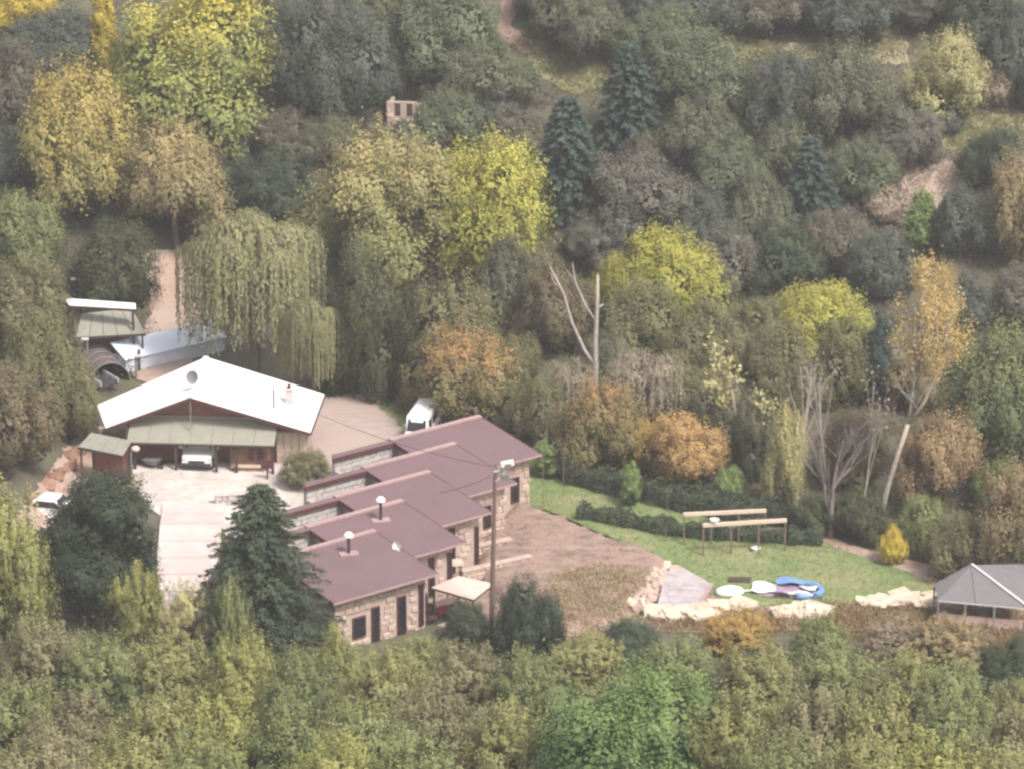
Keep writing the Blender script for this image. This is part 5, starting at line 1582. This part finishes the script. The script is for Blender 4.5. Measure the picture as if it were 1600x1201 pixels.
bare('dead', 928, 640, 432, 'tw', 'leafless pale tree with a broken top and one long side branch', .5, 0, 1.0)
bare('thin', 960, 640, 512, 'tw', 'short thin pale trunk beside the leafless pale tree', .5, 1.2, .6)
bare('dry', 1175, 740, 535, 'py', 'dry pale yellow tree with arching branches', .7, .4, 1.0)
# weeping dry tree
wp_ = willow(171, 3.6, 4.2, 260, leaf=.2)
put_tree('willow', 1003, 690, 545, 125, 'pf', 'tan weeping tree with arching dry branches above the orange bushes', .6, MID, proto=wp_, name='weeping_tree')
put_tree('willow', 893, 680, 560, 95, 'pf', 'left tan weeping tree beside the leafless pale trunk', .6, MID, proto=wp_, name='weeping_tree')

# hedges
def hedge(px_pts, wm, hm, pal, label, n_per_m, seed, leaf=.15):
    rng = np.random.default_rng(seed)
    pts = [np.array(G(a, b)) for a, b in px_pts]
    C, N, K, Hh = [], [], [], []
    for a, b in zip(pts[:-1], pts[1:]):
        L = np.linalg.norm((b - a)[:2]); d = (b - a) / L; s = np.array([-d[1], d[0], 0])
        n = int(L * n_per_m)
        t = rng.uniform(0, 1, n); th = rng.uniform(-.15, math.pi + .15, n)
        lump = 1 + .16 * np.sin(t * L * 2.3 + seed) + .10 * np.sin(t * L * 5.1)
        rr = np.sqrt(rng.uniform(.45, 1, n))
        ex = np.sign(np.cos(th)) * np.abs(np.cos(th)) ** .5 * wm / 2 * rr * lump
        ez = np.abs(np.sin(th)) ** .5 * hm * rr * lump
        p = a[None] + d[None] * (t * L)[:, None] + s[None] * ex[:, None]
        p[:, 2] = h(p[:, 0], p[:, 1]) + ez + rng.normal(size=n) * .04
        C.append(p); N.append(s[None] * np.cos(th)[:, None] + np.array([0, 0, 1.]) * np.sin(th)[:, None] + rng.normal(size=(n, 3)) * .5)
        K.append(np.floor(t * L * 1.7) * .618 % 1); Hh.append(ez / hm)
    C = np.concatenate(C)
    o0 = pts[0]
    V = leaf_quads(C - o0, np.concatenate(N), leaf, .65, rng)
    o = link(bpy.data.objects.new('hedge', quads_mesh('hedge', V, LEAF, {'clump': np.concatenate(K), 'hgt': np.concatenate(Hh)})))
    o.location = o0
    c1, c2 = PAL[pal]
    o.color = (*c1, 1); o['tint2'] = list(c2); o['autumn'] = .4; o['tint_bias'] = .38
    return tag(o, label, 'hedge')
hedge([(888, 752), (970, 772), (1060, 794), (1130, 806), (1200, 815), (1260, 826)], 1.6, 1.45, 'bo', 'long dark clipped hedge between the lawn and the orange bushes', 900, 1)
hedge([(905, 808), (975, 820), (1040, 833), (1120, 842), (1232, 847)], 1.2, 1.0, 'bo', 'low dark hedge crossing the lawn behind the pergola', 700, 2)
hedge([(1232, 848), (1285, 848)], 1.5, 1.15, 'dg', 'short thick dark hedge at the right end of the pergola', 1500, 3)
hedge([(1060, 770), (1130, 785), (1200, 800)], 1.0, .9, 'dg', 'green hedge strip behind the long dark hedge', 700, 4)
hedge([(855, 690), (890, 706), (930, 730)], 1.3, 1.1, 'dg', 'dark shrub hedge at the left foot of the orange bushes', 1200, 5)
# stakes along the lawn
for px, py, tp, lab in ((848, 800, 700, 'thin stake on the lawn right of the plum roofs'), (1043, 800, 765, 'stake by the orange sapling'), (1040, 846, 815, 'short stake by the low dark hedge'), (880, 775, 715, 'thin stake before the young light green tree')):
    g = G(px, py); Hh = (py - tp) / (px_per_m(g) * .94)
    o = MB().tube([(0, 0, -.2), (.02, 0, Hh)], [.03, .025], 6).build('garden_stake', POSTWOOD)
    o.location = g
    tag(o, lab, 'stake')

# ------------------------------------------------------------------ grass, undergrowth, dry scrub (countless: one object each)
def scatter(name, pts, nper, size, asp, pal, spread, upb, seed, mat=LEAF, hgt=.2, stuff=True, autumn=.3):
    rng = np.random.default_rng(seed)
    n = len(pts)
    C = np.repeat(pts, nper, 0)
    off = rng.normal(size=(len(C), 3)) * spread
    off[:, 2] = np.abs(off[:, 2]) * hgt / spread
    xy = C[:, :2] + off[:, :2]
    z = h(xy[:, 0], xy[:, 1]) + off[:, 2] + .05
    C = np.column_stack([xy, z])
    N = rng.normal(size=C.shape); N[:, 2] = N[:, 2] * .4 + upb
    T_ = rng.normal(size=C.shape) * .5; T_[:, 2] = 1.
    V = leaf_quads(C, N, size, asp, rng, T_ if upb < .5 else None)
    o = link(bpy.data.objects.new(name, quads_mesh(name, V, mat, {'clump': np.repeat(rng.uniform(size=n), nper), 'hgt': rng.uniform(size=len(C))})))
    c1, c2 = PAL[pal] if isinstance(pal, str) else pal
    o.color = (*c1, 1); o['tint2'] = list(c2); o['autumn'] = autumn; o['tint_bias'] = .38
    o['kind'] = 'stuff'
    return o
rng = np.random.default_rng(5)
def in_poly(poly, n, margin=-.05):
    p = np.array(poly); lo, hi = p.min(0), p.max(0)
    out = []
    while sum(len(k) for k in out) < n:
        q = rng.uniform(lo, hi, (n, 2))
        out.append(q[sdf_poly(q[:, 0], q[:, 1], poly) > margin])
    q = np.concatenate(out)[:n]
    return np.column_stack([q, np.zeros(n)])
scatter('grass', in_poly(LAWN_POLY, 9000), 4, .09, .35, ((.18, .225, .09), (.225, .245, .11)), .12, .1, 1, hgt=.05)
scatter('grass', in_poly(PATCH_POLY, 1200), 4, .11, .35, ((.10, .15, .045), (.15, .185, .06)), .12, .1, 2, hgt=.05)
# slope undergrowth
q = rng.uniform([-48, 286], [48, 346], (3600, 2))
keep = np.ones(len(q), bool)
for zone in ([(205, 400), (262, 392), (330, 400), (345, 450), (325, 500), (300, 555), (240, 560), (225, 520), (238, 450)],
             [(770, -5), (870, 60), (965, 92), (965, 125), (905, 150), (820, 100), (760, 60)],
             [(1080, 48), (1420, 66), (1420, 100), (1300, 100), (1150, 92)], [(1455, 175), (1625, 175), (1625, 215), (1530, 250), (1470, 230)],
             [(1370, 262), (1480, 250), (1520, 280), (1420, 390), (1375, 380)]):
    zp = [tuple(G(a, b)[:2]) for a, b in zone]
    keep &= sdf_poly(q[:, 0], q[:, 1], zp) < .3
q = q[keep]
scatter('undergrowth', np.column_stack([q, np.zeros(len(q))]), 34, .20, .6, ((.082, .088, .055), (.13, .13, .078)), .42, .8, 3, hgt=.7)
for i, (zone, n) in enumerate((([(815, 60), (870, 72), (960, 92), (965, 125), (905, 150), (850, 125), (825, 95)], 500),
             ([(1080, 48), (1180, 62), (1420, 66), (1420, 100), (1300, 100), (1150, 92)], 700), ([(1455, 175), (1625, 175), (1625, 215), (1530, 250), (1470, 230)], 700))):
    scatter('meadow_grass', in_poly([tuple(G(a, b)[:2]) for a, b in zone], n), 10, .22, .3, ((.20, .185, .075), (.29, .24, .115)), .35, .1, 10 + i, hgt=.12)
# dry growth on the bank, the near edge and in the foreground
scatter('dry_grass', in_poly([tuple(G(a, b)[:2]) for a, b in [(860, 900), (940, 885), (1020, 905), (1000, 955), (950, 1000), (860, 1000)]], 900), 14, .20, .3, ((.36, .285, .17), (.46, .36, .22)), .30, .1, 20, hgt=.16)
scatter('dry_grass', in_poly([tuple(G(a, b)[:2]) for a, b in [(800, 800), (960, 850), (1045, 886), (960, 905), (840, 890), (760, 850)]], 160), 10, .16, .3, ((.22, .145, .105), (.27, .19, .13)), .35, .1, 24, hgt=.08)
scatter('dry_grass', in_poly([tuple(G(a, b)[:2]) for a, b in [(1290, 945), (1400, 950), (1600, 960), (1620, 1030), (1450, 1030), (1300, 990), (1020, 985), (1020, 965), (1160, 962)]], 1100), 16, .22, .3, ((.24, .17, .08), (.33, .235, .115)), .35, .1, 21, hgt=.20)
q = rng.uniform([-34, 182], [34, 236], (1700, 2))
lim = np.where(q[:, 0] > 6, 231.5, np.where(q[:, 0] < -18, 236, 231))
q = q[q[:, 1] < lim]
scatter('undergrowth', np.column_stack([q, np.zeros(len(q))]), 40, .19, .55, 'wo', .45, .8, 22, hgt=.55)
q = rng.uniform([-6, 250], [45, 292], (1100, 2))
q = q[sdf_poly(q[:, 0], q[:, 1], LAWN_POLY) < -.8]
q = q[~((q[:, 0] < 5) & (q[:, 1] < 268))]
q = q[sdf_poly(q[:, 0], q[:, 1], TERRACE) < -.5]
scatter('undergrowth', np.column_stack([q, np.zeros(len(q))]), 34, .18, .6, ((.085, .092, .045), (.15, .135, .07)), .40, .8, 23, hgt=.5)

q = rng.uniform([-50, 236], [-27, 294], (800, 2))
q = q[~((q[:, 0] > -34) & (q[:, 1] > 246) & (q[:, 1] < 268))]
scatter('undergrowth', np.column_stack([q, np.zeros(len(q))]), 34, .18, .6, ((.10, .095, .055), (.16, .14, .075)), .45, .8, 25, hgt=.6)

scatter('undergrowth', in_poly([tuple(G(a, b)[:2]) for a, b in [(1370, 262), (1480, 250), (1520, 280), (1460, 330), (1420, 390), (1375, 380), (1385, 320)]], 110), 34, .17, .6, 'tw', .35, .8, 26, hgt=.45)

# ------------------------------------------------------------------ haze: the air of the valley
hm, hnt, hb, hout = new_mat('haze_air')
hnt.nodes.remove(hb)
pv = hnt.nodes.new('ShaderNodeVolumePrincipled')
pv.inputs['Color'].default_value = (.98, .965, .96, 1)
pv.inputs['Density'].default_value = 0.00033
pv.inputs['Anisotropy'].default_value = 0.2
hnt.links.new(pv.outputs[0], hout.inputs['Volume'])
hz_o = MB().span(-240, 240, -70, 530, -4, 112).build('haze', hm)
hz_o['kind'] = 'stuff'
